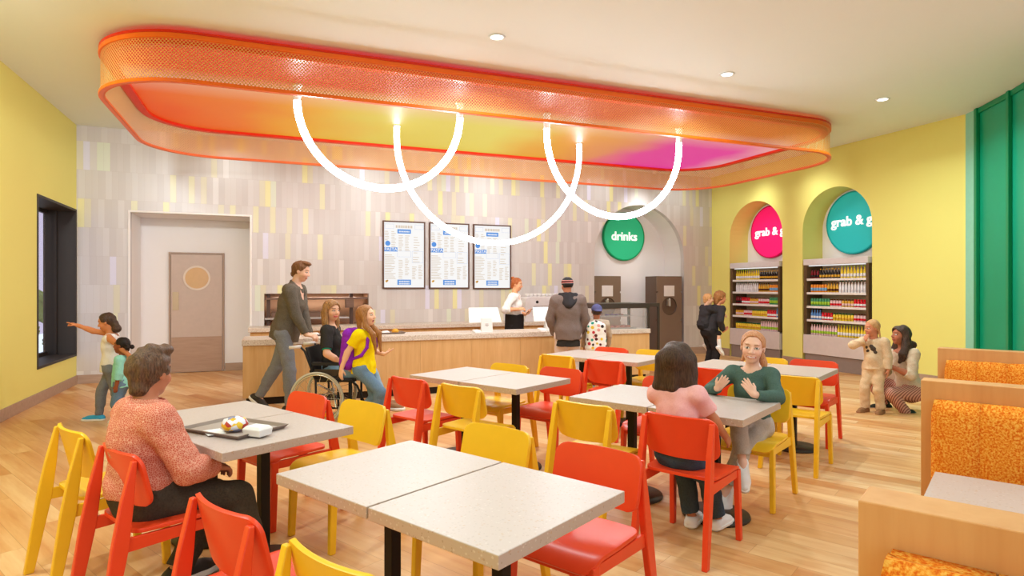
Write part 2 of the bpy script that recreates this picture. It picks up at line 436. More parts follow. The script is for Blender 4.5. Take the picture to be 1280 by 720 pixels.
def niche(name, axis, h, d0, d1, mat, backmat):
    """the lining of an arched recess: soffit and back"""
    s0, s1, zs = h; P = [(s0, 0)] + arch_pts(s0, s1, zs) + [(s1, 0)]
    cx, cz = (s0 + s1) / 2, zs; bm = NB(); t = .04
    def out(p):
        if p[1] <= zs: return (p[0] + (-t if p[0] < cx else t), p[1])
        d = Vector((p[0] - cx, p[1] - cz)).normalized() * t; return (p[0] + d.x, p[1] + d.y)
    for p, q in zip(P, P[1:]):
        prism(bm, [p, q, out(q), out(p)], 'y' if axis == 'x' else 'x', d0, d1)
    struct(name, bm, mat)
    bm = NB(); Q = arch_pts(s0 - t, s1 + t, zs)
    prism(bm, [(s0 - t, 0)] + Q + [(s1 + t, 0)], 'y' if axis == 'x' else 'x', d1, d1 + .05)
    struct(name.replace('niche', 'niche_back'), bm, backmat)
niche('wall_niche_drinks', 'x', DRK, YB + .12, 12.285, 'niche_paint', 'niche_paint')
niche('wall_niche_pink', 'y', A1, XR + .12, 10.14, 'yellow_paint', 'niche_paint')
niche('wall_niche_teal', 'y', A2, XR + .12, 10.14, 'yellow_paint', 'niche_paint')
# recess with the kitchen door
bm = NB(); x0, x1, _, z1 = DOORN; yb = 12.41
box(bm, x0 - .05, x0, YB + .12, yb, 0, z1 + .05); box(bm, x1, x1 + .05, YB + .12, yb, 0, z1 + .05); box(bm, x0, x1, YB + .12, yb, z1, z1 + .05)
box(bm, x0 - .05, x1 + .05, yb, yb + .05, 0, z1 + .05); struct('wall_recess', bm, 'niche_paint')
bm = NB(); t = .03                              # slim painted edge round the recess
box(bm, x0 - t, x0, YB - .012, YB, 0, z1 + t); box(bm, x1, x1 + t, YB - .012, YB, 0, z1 + t); box(bm, x0, x1, YB - .012, YB, z1, z1 + t)
struct('trim_1', bm, 'niche_paint', bevel=.004)
def base_b(name, axis, a, b, d0, d1, h=.14):
    bm = NB()
    box(bm, a, b, d0, d1, 0, h) if axis == 'x' else box(bm, d0, d1, a, b, 0, h)
    struct(name, bm, 'base_board', bevel=.003)
base_b('baseboard_left', 'y', -5, YB, XL, XL + .018)
base_b('baseboard_back', 'x', XL, DOORN[0] - t, YB - .018, YB); base_b('baseboard_back_corner', 'x', DRK[1], XR, YB - .018, YB, .16)
base_b('baseboard_recess', 'x', DOORN[0], -1.66, yb - .018, yb); base_b('baseboard_recess_corner', 'x', -.74, DOORN[1], yb - .018, yb)
base_b('baseboard_right', 'y', A1[1], YB, XR - .018, XR, .16); base_b('baseboard_right_pier', 'y', A2[1], A1[0], XR - .018, XR, .16); base_b('baseboard_right_end', 'y', 5.96, A2[0], XR - .018, XR, .16)
# kitchen door in the recess
dx0, dx1, dz = -1.62, -.78, 2.13
d = thing('door_1', 'taupe kitchen door with a round porthole, set in the pale recess of the tiled wall', 'door', ((dx0 + dx1) / 2, yb, 0)); d['kind'] = 'structure'
hw = (dx1 - dx0) / 2
bm = NB()
for a, b, c, e in ((-hw - .03, -hw, 0, dz + .03), (hw, hw + .03, 0, dz + .03), (-hw, hw, dz, dz + .03)): box(bm, a, b, -.04, 0, c, e)
obj('door_frame', bm, 'door_frame', d, bevel=.004)
bm = NB(); box(bm, -hw + .004, hw - .004, -.03, -.002, .008, dz - .004); obj('door_leaf', bm, 'door_laminate', d, bevel=.003)
bm = NB(); box(bm, -hw + .012, hw - .012, -.036, -.03, .015, .64); obj('kick_plate', bm, 'door_kick', d)
pz = 1.70
bm = NB(); lathe(bm, [(.19, 0), (.222, 0), (.222, .014), (.19, .014), (.19, 0)], 48, (0, -.045, pz), axis='y', cap=False); pf = obj('porthole_frame', bm, 'cooler_inner', d)
bm = NB(); lathe(bm, [(.0, 0), (.195, 0), (.195, .008), (0, .008)], 40, (0, -.042, pz), axis='y'); obj('porthole_pane', bm, 'porthole_glass', d)
bm = NB(); box(bm, -hw + .03, -hw + .13, -.04, -.03, 1.12, 1.45); obj('push_plate', bm, 'plate_brass', d, bevel=.003)
# kitchen pass-through
px0, px1, pz0, pz1 = PASS; yk = YB + .75
bm = NB(); box(bm, px0 - .04, px0, YB + .12, yk, pz0, pz1 + .04); box(bm, px1, px1 + .04, YB + .12, yk, pz0, pz1 + .04); box(bm, px0, px1, YB + .12, yk, pz1, pz1 + .04)
box(bm, px0, px1, YB + .12, yk, pz0 - .02, pz0 + .04); box(bm, px0 - .04, px1 + .04, yk, yk + .04, pz0, pz1 + .04); struct('wall_pass_through', bm, 'kitchen_tan')
k = thing('pass_shelf', 'brown kitchen pass shelf unit inside the low opening of the tiled wall', 'shelf', ((px0 + px1) / 2, YB + .3, pz0 + .04))
cx = (px0 + px1) / 2; hz = pz1 - pz0 - .04
for xx in (px0 + .07, px1 - .30):
    bm = NB(); box(bm, xx - cx - .03, xx - cx + .03, -.2, -.14, 0, hz - .005); obj('post', bm, 'kitchen_dark', k, bevel=.004)
bm = NB(); box(bm, px0 + .01 - cx, px1 - .01 - cx, -.26, .1, .47, .51); obj('upper_shelf', bm, 'kitchen_brown', k, bevel=.004)
bm = NB(); box(bm, px0 + .01 - cx, px1 - .35 - cx, -.29, .2, .12, .155); obj('lower_shelf', bm, 'steel', k, bevel=.004)
bm = NB(); box(bm, px0 + .12 - cx, px1 - .85 - cx, -.2, .1, .157, .255); tube(bm, [(px0 + .12 - cx, -.21, .255), (px1 - .85 - cx, -.21, .255)], .014); obj('warming_tray', bm, 'kitchen_brown', k, bevel=.006)
bm = NB(); box(bm, px1 - .42 - cx, px1 - .27 - cx, -.33, -.21, .32, .47); box(bm, px1 - .41 - cx, px1 - .28 - cx, -.335, -.33, .34, .4); obj('order_printer', bm, 'kitchen_brown', k, bevel=.006)
ld = bpy.data.lights.new('pass_fill', 'AREA'); ld.shape = 'RECTANGLE'; ld.size = 1.5; ld.size_y = .08; ld.energy = 7; ld.color = (1, .92, .8)  # added light that brightens the pass-through interior
lo = bpy.data.objects.new('lamp', ld); COL.objects.link(lo); lo.parent = k; lo.location = (0, .0, hz - .012)
# deep dark window in the left wall
wd = thing('window_1', 'deep dark-framed window in the yellow left wall', 'window', (XL, (WIN[0] + WIN[1]) / 2, WIN[2])); wd['kind'] = 'structure'
hy = (WIN[1] - WIN[0]) / 2; H_ = WIN[3] - WIN[2]; D_ = .42
bm = NB(); q = .035
box(bm, -D_, .012, -hy, -hy + q, 0, H_); box(bm, -D_, .012, hy - q, hy, 0, H_); box(bm, -D_, .012, -hy + q, hy - q, 0, q); box(bm, -D_, .012, -hy + q, hy - q, H_ - q, H_)
obj('window_frame', bm, 'dark_frame', wd, bevel=.003)
bm = NB(); box(bm, -.28, -.24, hy - .06, hy - q, q, H_ - q); box(bm, -D_ + .0, -D_ + .05, -hy + q, -hy + q + .05, q, H_ - q); box(bm, -D_, -D_ + .05, -hy + q, hy - q, H_ - q - .05, H_ - q)
box(bm, -D_, -D_ + .05, -hy + q, hy - q, q, q + .05); obj('sash', bm, 'dark_frame', wd)
bm = NB(); box(bm, -D_ + .02, -D_ + .03, -hy + q, hy - q, q, H_ - q); obj('pane', bm, 'window_glass', wd)
bm = NB(); box(bm, -7.1, -7.0, 8, 26, 0, 6); struct('sky_backdrop', bm, 'lavender_sky_screen')  # backdrop standing in for the lavender sky outside the window
sh = thing('shrub', 'low green shrub outside the dark window', 'shrub', (-5.2, 15.2, 0)); random.seed(4)
bm = NB()
for i in range(60):
    c = Vector((random.uniform(-.9, .9), random.uniform(-2.5, 2.5), random.uniform(.3, 1.25))); r = random.uniform(.16, .3)
    bmesh.ops.create_icosphere(bm, subdivisions=2, radius=r, matrix=Matrix.Translation(c))
for v in bm.verts: v.co += Vector((random.uniform(-1, 1), random.uniform(-1, 1), random.uniform(-1, 1))) * .05
obj('foliage', bm, 'shrub_green', sh)
bm = NB(); tube(bm, [(0, 0, 0), (.05, 0, .5)], .04); obj('stem', bm, 'kitchen_brown', sh)
# green panelled wall that turns in from the end of the yellow wall
pt = Vector((XR, 5.955)); ang = -119.; gp = [(pt.copy(), .31, ang, 'pale_mint')]
segs = []
for L_, a_, m_ in ((.31, -119, 'pale_mint'), (.80, -124, 'green_panel'), (.80, -128, 'green_panel'), (.80, -132, 'green_panel'), (.80, -136, 'green_panel')):
    dv = Vector((math.cos(math.radians(a_)), math.sin(math.radians(a_)))); segs.append((pt.copy(), pt + dv * L_, m_)); pt = pt + dv * L_
bmp, bmm, bmb = NB(), NB(), NB()
for i, (p, q_, m_) in enumerate(segs):
    dv = (q_ - p).normalized(); nv = Vector((-dv.y, dv.x))          # behind the panel
    if (p + nv).length < p.length: nv = -nv
    b = bmp if m_ == 'green_panel' else bmm
    prism(b, [tuple(p), tuple(q_), tuple(q_ + nv * .08), tuple(p + nv * .08)], 'z', 0, ZC)
    if i:                                                            # battens and top rail stand proud of the panels
        for c in ([p] if i > 1 else [p]) + ([q_] if i == len(segs) - 1 else []):
            prism(bmb, [tuple(c - dv * .035 - nv * .05), tuple(c + dv * .035 - nv * .05), tuple(c + dv * .035), tuple(c - dv * .035)], 'z', 0, ZC - .002)
        prism(bmb, [tuple(p - nv * .025), tuple(q_ - nv * .025), tuple(q_), tuple(p)], 'z', ZC - .08, ZC - .002)
struct('wall_diagonal', bmp, 'green_panel'); struct('wall_diagonal_return', bmm, 'pale_mint'); struct('trim_2', bmb, 'green_batten', bevel=.008)

# ------------------------------------------------------------------ ceiling canopy, neon loops, downlights
CX0, CX1, CY0, CY1, CR = -1.68, 8.48, 6.76, 10.62, 1.0
def rr(off=0., n=14):
    """rounded rectangle, offset inwards by off, with running length"""
    x0, x1, y0, y1, r = CX0 + off, CX1 - off, CY0 + off, CY1 - off, CR - off
    P = []
    for cx_, cy_, a0 in ((x1 - r, y1 - r, 0), (x0 + r, y1 - r, 90), (x0 + r, y0 + r, 180), (x1 - r, y0 + r, 270)):
        for i in range(n + 1):
            a = math.radians(a0 + 90 * i / n); P.append(Vector((cx_ + r * math.cos(a), cy_ + r * math.sin(a))))
    return P
def ring(bm, o0, o1, z0, z1, mi=0):
    A, B = rr(o0), rr(o1)
    secs = [[(a.x, a.y, z0), (b.x, b.y, z0), (b.x, b.y, z1), (a.x, a.y, z1)] for a, b in zip(A, B)]
    return loft(bm, secs, mi, closed=True)
cn = thing('ceiling_canopy', 'long rounded orange perforated-metal canopy with a glowing sunset panel on the ceiling', 'canopy', (0, 0, 3.54))
ZO = 3.54
bm = NB(); P = rr(.02); n = len(P); s = 0; uvl = bm.loops.layers.uv.new('UVMap'); L = []
for i in range(n + 1):
    p = P[i % n]
    if i: s += (p - P[i - 1]).length
    L.append((s, bm.verts.new((p.x, p.y, .034)), bm.verts.new((p.x, p.y, .432))))
for a, b in zip(L, L[1:]):
    f = bm.faces.new((a[1], b[1], b[2], a[2]))
    for lp, uvv in zip(f.loops, ((a[0], .034), (b[0], .034), (b[0], .432), (a[0], .432))): lp[uvl].uv = uvv
obj('perforated_band', bm, 'perforated_orange', cn, True)
bm = NB(); ring(bm, 0, .045, 0, .036); obj('bottom_rail', bm, 'canopy_trim', cn, bevel=.006)
bm = NB(); ring(bm, .045, .06, .0, .025); obj('bottom_lip', bm, 'canopy_lip', cn)
bm = NB(); ring(bm, 0, .05, .43, .478); obj('top_rail', bm, 'canopy_trim', cn, bevel=.006)
bm = NB(); ring(bm, .002, .06, .478, .506); ring(bm, .35, .42, .47, ZC - ZO - .002); obj('upstand', bm, 'canopy_red', cn)
bm = NB(); ring(bm, .05, .15, .385, .425); obj('panel_surround', bm, 'canopy_red', cn, bevel=.005)
bm = NB(); P = rr(.05); loft(bm, [[(p.x, p.y, .43) for p in P], [(p.x, p.y, .47) for p in P]]); obj('glow_panel', bm, 'glow_panel', cn)
def neon(xa, xb, y, zb, label, sleeve, mat):
    zt = ZO + .43; r = (xb - xa) / 2; zc = zb + r; cx = (xa + xb) / 2
    t = thing('neon_loop', label, 'light', (cx, y, zt), 0, 'neon loops hanging under the canopy')
    arc = [(-r * math.cos(PI * i / 60), 0, zc - zt - r * math.sin(PI * i / 60)) for i in range(61)]
    full = [(-r, 0, 0)] + [(-r, 0, (zc - zt) * i / 3) for i in (1, 2)] + arc + [(r, 0, (zc - zt) * i / 3) for i in (2, 1)] + [(r, 0, 0)]
    bm = NB(); path = [q for q in full if q[2] < -sleeve]; path = [(path[0][0], 0, -sleeve)] + path + [(path[-1][0], 0, -sleeve)]
    tube(bm, path, .043, 14); obj('glowing_tube', bm, mat, t, True)
    for sx in (-r, r):
        bm = NB(); lathe(bm, [(.043, -sleeve), (.046, -sleeve), (.046, -.02), (.06, -.015), (.06, 0)], 20, (sx, 0, 0)); obj('ceiling_sleeve', bm, 'white_plastic', t, True)
neon(.32, 2.36, 7.8, 2.78, 'leftmost white neon loop, hanging in front of the left half of the canopy', .20, 'neon_white')
neon(1.80, 4.90, 9.23, 2.24, 'biggest and lowest white neon loop, crossing in front of the menu boards', .02, 'neon_soft')
neon(3.63, 5.87, 7.8, 2.57, 'rightmost white neon loop, hanging in front of the green drinks disc', .22, 'neon_white')
def downlight(x, y, label, group=None, watts=DOWN_W):
    t = thing('downlight', label, 'light', (x, y, ZC), 0, group)
    bm = NB(); lathe(bm, [(.062, -.001), (.064, -.008), (.085, -.012), (.09, -.001), (.062, -.001)], 28, cap=False); obj('trim_ring', bm, 'ceiling_paint', t, True)
    bm = NB(); lathe(bm, [(.0, -.003), (.064, -.003), (.064, -.001), (0, -.001)], 28); obj('lens', bm, 'lamp_white', t)
    ld = bpy.data.lights.new('downlight_lamp', 'AREA'); ld.shape = 'DISK'; ld.size = .12; ld.energy = watts; ld.color = (.80, .97, 1.0); ld.spread = math.radians(150)
    lo = bpy.data.objects.new('lamp', ld); COL.objects.link(lo); lo.parent = t; lo.location = (0, 0, -.02)
for x, lab in ((2.18, 'round recessed downlight in the ceiling in front of the left half of the canopy'), (5.14, 'middle one of the three round recessed downlights in front of the canopy'), (7.80, 'recessed downlight near the right end of the canopy, by the yellow wall')):
    downlight(x, 5.9, lab, None, 30)
for x in (-.8, 2.18, 5.14):
    for y in (3.0, .1, -2.8): downlight(x, y, 'round recessed downlight in the ceiling above and behind the viewer', 'downlights behind the viewer')
downlight(3.3, 1.0, 'added round recessed downlight in the ceiling over the middle booth', None, 20)  # out of view, added to brighten the booth table
for y in (4.2, 1.6): downlight(-1.5, y, 'added round recessed downlight in the ceiling beside the yellow left wall', 'added downlights beside the left wall', 26)  # out of view, added to lift the dark left side

for x in (-.6, 1.6, 4.0, 6.6, 8.5): downlight(x, 11.0, 'added round recessed downlight washing the tiled wall behind the canopy', 'added wall-washing downlights behind the canopy', 3.5)  # hidden by the canopy, added to brighten the back wall
def fillspot(x, y, aim, watts, label, size=78):  # added out-of-sight fixtures that brighten the left corner and the niches
    t = thing('fillspot', label, 'light', (x, y, ZC))
    d = (Vector(aim) - Vector((x, y, ZC - .09))).normalized(); q = d.to_track_quat('-Z', 'Y')
    bm = NB(); lathe(bm, [(.06, -.02), (.06, 0)], 24); tube(bm, [(0, 0, -.02), (0, 0, -.08)], .012); obj('mount', bm, 'white_plastic', t)
    bm = NB(); lathe(bm, [(.04, .08), (.05, .06), (.05, -.06), (.044, -.06), (.04, -.02)], 24)
    h = obj('lamp_head', bm, 'white_plastic', t, True); h.location = (0, 0, -.10); h.rotation_mode = 'QUATERNION'; h.rotation_quaternion = q
    ld = bpy.data.lights.new('fill_lamp', 'SPOT'); ld.energy = watts; ld.spot_size = math.radians(size); ld.spot_blend = 1; ld.shadow_soft_size = .3; ld.color = (.86, .96, 1.0)
    lo = bpy.data.objects.new('lamp', ld); COL.objects.link(lo); lo.parent = t; lo.location = Vector((0, 0, -.10)) + d * .07; lo.rotation_mode = 'QUATERNION'; lo.rotation_quaternion = q
fillspot(-2.2, 4.4, (-2.1, 11.5, 2.1), 540, 'added white spotlight aimed at the left wall and kitchen door', 58)
fillspot(7.6, 10.92, (7.65, 12.2, 1.9), 70, 'added white spotlight behind the canopy aimed into the drinks niche', 70)
fillspot(8.85, 9.75, (10.1, 10.2, 2.6), 42, 'added white spotlight by the canopy end aimed at the pink disc', 66)
fillspot(8.75, 8.85, (10.1, 8.2, 2.6), 42, 'added white spotlight by the canopy end aimed at the teal disc', 66)
# ------------------------------------------------------------------ menu boards
def menu(x0, x1, z0, z1, label):
    cx = (x0 + x1) / 2; W = (x1 - x0); Hh = z1 - z0
    t = thing('menu_board', label, 'menu board', (cx, YB, z0), 0, 'menu boards behind the counter')
    f = .026; bm = NB()
    box(bm, -W / 2, -W / 2 + f, -.045, 0, 0, Hh); box(bm, W / 2 - f, W / 2, -.045, 0, 0, Hh); box(bm, -W / 2 + f, W / 2 - f, -.045, 0, 0, f); box(bm, -W / 2 + f, W / 2 - f, -.045, 0, Hh - f, Hh)
    obj('frame', bm, 'walnut_frame', t, bevel=.003)
    bm = NB(); box(bm, -W / 2 + f, W / 2 - f, -.032, -.004, f, Hh - f); obj('screen', bm, 'screen_white', t)
    y = -.0335; U = lambda u: -W / 2 + f + u * (W - 2 * f); V = lambda v: Hh - f - v * (Hh - 2 * f)
    bm = NB()
    for u0, u1, v0, v1 in ((.33, .67, .105, .17), (.0, .33, .385, .45), (.33, .67, .88, .962)): box(bm, U(u0), U(u1), y, -.032, V(v1), V(v0))
    lathe(bm, [(0, 0), (.048, 0), (.048, .0015)], 20, (U(.09), y, V(.325)), axis='y')
    obj('blue_banner', bm, 'banner_blue', t)
    bm = NB(); random.seed(3)
    def rows(u0, u1, v0, v1, n, h=.008):
        for i in range(n):
            v = v0 + (v1 - v0) * i / max(1, n - 1); L_ = (u1 - u0) * random.uniform(.55, 1)
            box(bm, U(u0), U(u0 + L_), y + .0005, -.032, V(v + h), V(v))
    rows(.02, .14, .14, .27, 6); rows(.18, .3, .14, .37, 9); rows(.02, .3, .5, .86, 15); rows(.36, .48, .2, .43, 10); rows(.52, .64, .2, .43, 10); rows(.36, .47, .58, .85, 11); rows(.52, .63, .56, .8, 10)
    rows(.74, .9, .22, .46, 7); rows(.72, .9, .53, .6, 3); rows(.7, .82, .68, .86, 9); rows(.86, .97, .66, .86, 9)
    obj('menu_line', bm, 'line_tan', t)['kind'] = 'stuff'
    bm = NB()
    def outline(u0, u1, v0, v1, w_=.0025):
        a, b, c, d_ = U(u0), U(u1), V(v1), V(v0)
        for r_ in ((a, b, c, c + w_), (a, b, d_ - w_, d_), (a, a + w_, c, d_), (b - w_, b, c, d_)): box(bm, r_[0], r_[1], y, -.032, r_[2], r_[3])
    outline(.02, .24, .03, .1); outline(.77, .99, .03, .1); outline(.33, .67, .44, .53); outline(.7, .98, .44, .62)
    obj('rule_line', bm, 'line_blue', t)
    rot = (PI / 2, 0, 0)
    lettering('PASTA', .082, .001, 'screen_white', t, (U(.165), y - .001, V(.418)), rot, .001)
    for v, s_ in ((.137, .035), (.905, .03), (.94, .03)):
        bm = NB()
        for i in range(9): box(bm, U(.37 + .03 * i), U(.37 + .03 * i + .02), y - .0015, y, V(v + .014), V(v - .008))
        obj('banner_line', bm, 'screen_white', t)
    bm = NB()
    for i in range(10): box(bm, U(.29 + .043 * i), U(.29 + .043 * i + .026), y, -.032, V(.085), V(.045))
    obj('heading', bm, 'line_tan', t)
    bm = NB(); lathe(bm, [(0, 0), (.022, 0), (.022, .0015)], 10, (U(.06), y, V(.905)), axis='y'); lathe(bm, [(0, 0), (.016, 0), (.016, .0015)], 10, (U(.085), y, V(.895)), axis='y'); obj('leaf_mark', bm, 'leaf_gold', t)
menu(1.984, 2.793, 1.505, 2.785, 'leftmost white menu board on the tiled wall, clear of the big neon loop')
menu(2.872, 3.679, 1.505, 2.785, 'middle white menu board on the tiled wall')
menu(3.762, 4.563, 1.497, 2.785, 'rightmost white menu board, nearest the woman in the white shirt')
# ------------------------------------------------------------------ round signs
def disc_sign(c, axis, r, face, rim, word, size, label, fwd):
    t = thing('round_sign', label, 'sign', c, 0 if axis == 'y' else -PI / 2)
    # local: the face looks along -y
    bm = NB(); lathe(bm, [(r - .034, -.02), (r - .034, -.062), (r - .01, -.064), (r, -.05), (r, 0), (0, 0)], 72, axis='y'); obj('rim', bm, rim, t, True)
    for p in t.children[0].data.polygons: p.use_smooth = False
    bm = NB(); lathe(bm, [(0, -.058), (r - .034, -.058), (r - .034, -.01), (0, -.01)], 72, axis='y'); obj('disc_face', bm, face, t)
    lettering(word, size, .008, 'letter_white', t, fwd, (PI / 2, 0, 0), size * .018)
disc_sign((7.665, 12.283, 2.71), 'y', .56, 'sign_green', 'sign_green_rim', 'drinks', .28, 'round green drinks disc high in the pale arched niche', (.0, -.066, .0))
disc_sign((10.138, 10.235, 2.735), 'x', .575, 'sign_pink', 'sign_pink_rim', 'grab & go', .245, 'round pink disc above the left cooler', (.05, -.066, .0))
disc_sign((10.138, 8.215, 2.735), 'x', .59, 'sign_teal', 'sign_teal_rim', 'grab & go', .255, 'round teal disc above the right cooler', (.04, -.066, .03))

# ------------------------------------------------------------------ service counter
CL, CRt, CF, CB_, CT = -.317, 5.87, 8.55, 9.25, .85
c = thing('service_counter', 'long oak-fronted service counter with a speckled stone top', 'counter', ((CL + CRt) / 2, (CF + CB_) / 2, 0))
hx, hy = (CRt - CL) / 2, (CB_ - CF) / 2
bm = NB(); box(bm, -hx + .05, hx - .05, -hy + .07, hy - .05, 0, .1); obj('kick_base', bm, 'kick_black', c)
bm = NB()
N_ = 8
for i in range(N_):
    a = -hx + .01 + (2 * hx - .02) * i / N_; b = -hx + .01 + (2 * hx - .02) * (i + 1) / N_
    box(bm, a + .0008, b - .0008, -hy + .02, hy - .02, .1, CT - .075)
obj('oak_front', bm, 'oak_veneer', c, bevel=.0015, seg=1)
bm = NB(); box(bm, -hx, hx, -hy, hy, CT - .075, CT); obj('stone_top', bm, 'counter_terrazzo', c, bevel=.006)
c = thing('back_counter', 'low back counter along the tiled wall behind the service counter', 'counter', (3.1, 11.22, 0))
bm = NB(); box(bm, -3.38, 3.35, -.26, .33, 0, .79); obj('cabinet_body', bm, 'oak_veneer', c)
bm = NB(); box(bm, -3.41, 3.38, -.32, .33, .79, .86); obj('stone_top', bm, 'counter_terrazzo', c, bevel=.005)
# tills, card stands, readers
def till(x, label):
    t = thing('till_monitor', label, 'monitor', (x, 9.02, CT), 0, 'till screens on the counter')
    bm = NB(); sheet(bm, lambda u, v: (u * (.255 - .012 * v), .055 * v + .02, .245 + v * .115), 8, 6, .022); obj('screen_back', bm, 'white_plastic', t, bevel=.004)
    bm = NB(); loft(bm, [[(-.04, .05, .012), (.04, .05, .012), (.04, .09, .012), (-.04, .09, .012)], [(-.03, .02, .25), (.03, .02, .25), (.03, .045, .25), (-.03, .045, .25)]]); obj('stand', bm, 'white_plastic', t)
    bm = NB(); box(bm, -.12, .12, -.02, .14, 0, .014); obj('base_plate', bm, 'white_plastic', t, bevel=.005)
till(3.13, 'white till monitor seen from behind, left of the woman in the white shirt')
till(4.22, 'white till monitor seen from behind, beside the man in the grey jacket')
def card_stand(x, y, label):
    t = thing('card_stand', label, 'stand', (x, y, CT), 0, 'white card stands on the counter')
    bm = NB(); loft(bm, [[(-.09, -.01, .0), (.09, -.01, 0), (.09, .005, 0), (-.09, .005, 0)], [(-.09, .035, .215), (.09, .035, .215), (.09, .05, .215), (-.09, .05, .215)]]); obj('card', bm, 'white_plastic', t, bevel=.004)
    bm = NB()
    for i, w_ in enumerate((.016, .03, .024)): box(bm, -w_, w_, .0125 + .003 * i - .004, .014 + .003 * i, .093 + .016 * i, .098 + .016 * i)
    obj('icon', bm, 'machine_brown', t)
    bm = NB(); box(bm, -.08, .08, -.02, .09, 0, .012); obj('foot', bm, 'white_plastic', t, bevel=.003)
    t2 = thing('card_reader', label.replace('white card stand', 'small pale card reader').replace('standing', 'lying'), 'card reader', (x - .17, y - .02, CT), 0, 'card readers on the counter')
    bm = NB(); loft(bm, [[(-.055, -.08, 0), (.055, -.08, 0), (.055, .08, 0), (-.055, .08, 0)], [(-.05, -.075, .02), (.05, -.075, .02), (.05, .075, .045), (-.05, .075, .045)]]); obj('housing', bm, 'white_plastic', t2, bevel=.006)
    bm = NB(); loft(bm, [[(-.04, .01, .034), (.04, .01, .034), (.04, .065, .044), (-.04, .065, .044)], [(-.04, .01, .037), (.04, .01, .037), (.04, .065, .047), (-.04, .065, .047)]]); obj('display', bm, 'pale_grey', t2)
card_stand(3.06, 8.70, 'white card stand standing in front of the left till monitor')
card_stand(4.13, 8.70, 'white card stand standing in front of the right till monitor')
# coffee machine
t = thing('coffee_machine', 'wide white coffee machine on the back counter behind the man in the grey jacket', 'coffee machine', (5.1, 11.18, .86))
bm = NB()
prism(bm, [(-.45, 0), (.45, 0), (.45, .08), (-.28, .08), (-.28, .3), (.45, .3), (.45, .44), (.38, .49), (-.36, .49), (-.42, .46), (-.45, .38)], 'y', -.2, .22); obj('body', bm, 'pale_grey', t, bevel=.012)
bm = NB(); box(bm, -.28, .45, -.02, .2, .08, .3); obj('back_recess', bm, 'machine_dark', t)
bm = NB()
lathe(bm, [(0, 0), (.028, 0), (.028, .02)], 16, (-.2, -.215, .385), axis='y'); obj('knob', bm, 'rubber_black', t, True)
for gx in (-.05, .2):
    bm = NB(); lathe(bm, [(.035, .22), (.035, .3)], 16, (gx, -.1, 0)); tube(bm, [(gx, -.12, .25), (gx, -.27, .235)], .014); obj('brew_group', bm, 'machine_dark', t, True)
bm = NB()
for i in range(9): lathe(bm, [(.032, 0), (.04, .06), (.036, .06)], 12, (-.33 + .085 * i, 0, .49))
obj('cup_row', bm, 'white_plastic', t, True)
# drinks machines
def drinks_machine(x, y, label, h=1.785):
    t = thing('drinks_machine', label, 'drinks machine', (x, y, 0), 0, 'drinks machines in the arched niche')
    W = .335
    bm = NB(); box(bm, -W, W, .03, .46, 0, h); obj('cabinet', bm, 'machine_side', t, bevel=.008)
    bm = NB(); rad = .2; cz = 1.11
    # front door with a round dispensing bay
    n = 40; outer = []; inner = []
    for i in range(n):
        a = 2 * PI * (i + .5) / n; inner.append((rad * math.cos(a), cz + rad * math.sin(a)))
    z0_, z1_ = cz - W, cz + W
    for i in range(n):
        a = 2 * PI * (i + .5) / n; m_ = max(abs(math.cos(a)), abs(math.sin(a))); outer.append((W * math.cos(a) / m_, cz + W * math.sin(a) / m_))
    for i in range(n):
        j = (i + 1) % n; prism(bm, [inner[i], inner[j], outer[j], outer[i]], 'y', 0, .03)
    box(bm, -W, W, 0, .03, z1_, h); box(bm, -W, W, 0, .03, .02, z0_); obj('front_door', bm, 'machine_brown', t)
    bm = NB(); lathe(bm, [(0, .0), (rad - .01, 0), (rad - .002, -.03), (rad + .004, -.03), (rad + .004, .004)], 40, (0, .031, cz), axis='y'); obj('dispensing_bay', bm, 'machine_dark', t, True)
    bm = NB(); tube(bm, [(-.03, .02, cz + .13), (-.03, -.05, cz + .13), (-.03, -.06, cz - .0)], .018); box(bm, -.075, -.0, -.05, .0, cz + .01, cz + .15); obj('tap', bm, 'steel', t)
    bm = NB(); box(bm, -.15, .13, -.008, 0, 1.335, 1.575); obj('label_screen', bm, 'white_plastic', t, bevel=.003)
    bm = NB(); lathe(bm, [(0, -.01), (.022, -.01), (.022, 0)], 20, (.0, 0, 1.265), axis='y'); obj('button', bm, 'white_plastic', t)
drinks_machine(6.975, 11.8, 'brown drinks machine at the left side of the arched niche, behind the display case')
drinks_machine(8.395, 11.5, 'brown drinks machine at the right side of the arched niche, standing clear')
# glass display case
t = thing('display_case', 'black-framed glass display case on the right end of the service counter', 'display case', (5.33, 8.9, CT))
X0, X1, Y0, Y1, Z1 = -.5, .54, -.32, .3, .42
fr = .04; bm = NB()
for x in (X0, X1 - fr):
    for y in (Y0, Y1 - fr): box(bm, x, x + fr, y, y + fr, 0, Z1 - .08)
box(bm, X0, X1, Y0, Y1, Z1 - .08, Z1); obj('frame', bm, 'machine_dark', t, bevel=.003)
bm = NB(); box(bm, X1 + .003, X1 + .2, Y0, Y0 + .04, Z1 - .06, Z1); box(bm, X1 + .16, X1 + .2, Y0, Y0 + .04, -CT, Z1 - .06); obj('side_rail', bm, 'machine_dark', t, bevel=.003)
bm = NB(); box(bm, X0 + .01, X0 + .016, Y0 + fr, Y1 - fr, 0, Z1 - .08); box(bm, X1 - .016, X1 - .01, Y0 + fr, Y1 - fr, 0, Z1 - .08); box(bm, X0 + fr, X1 - fr, Y0 + .01, Y0 + .016, 0, Z1 - .08); obj('glass', bm, 'clear_glass', t)
bm = NB(); box(bm, X0 + .02, X1 - .02, Y0 + .03, Y1 - .02, .19, .198); obj('glass_shelf', bm, 'clear_glass', t)
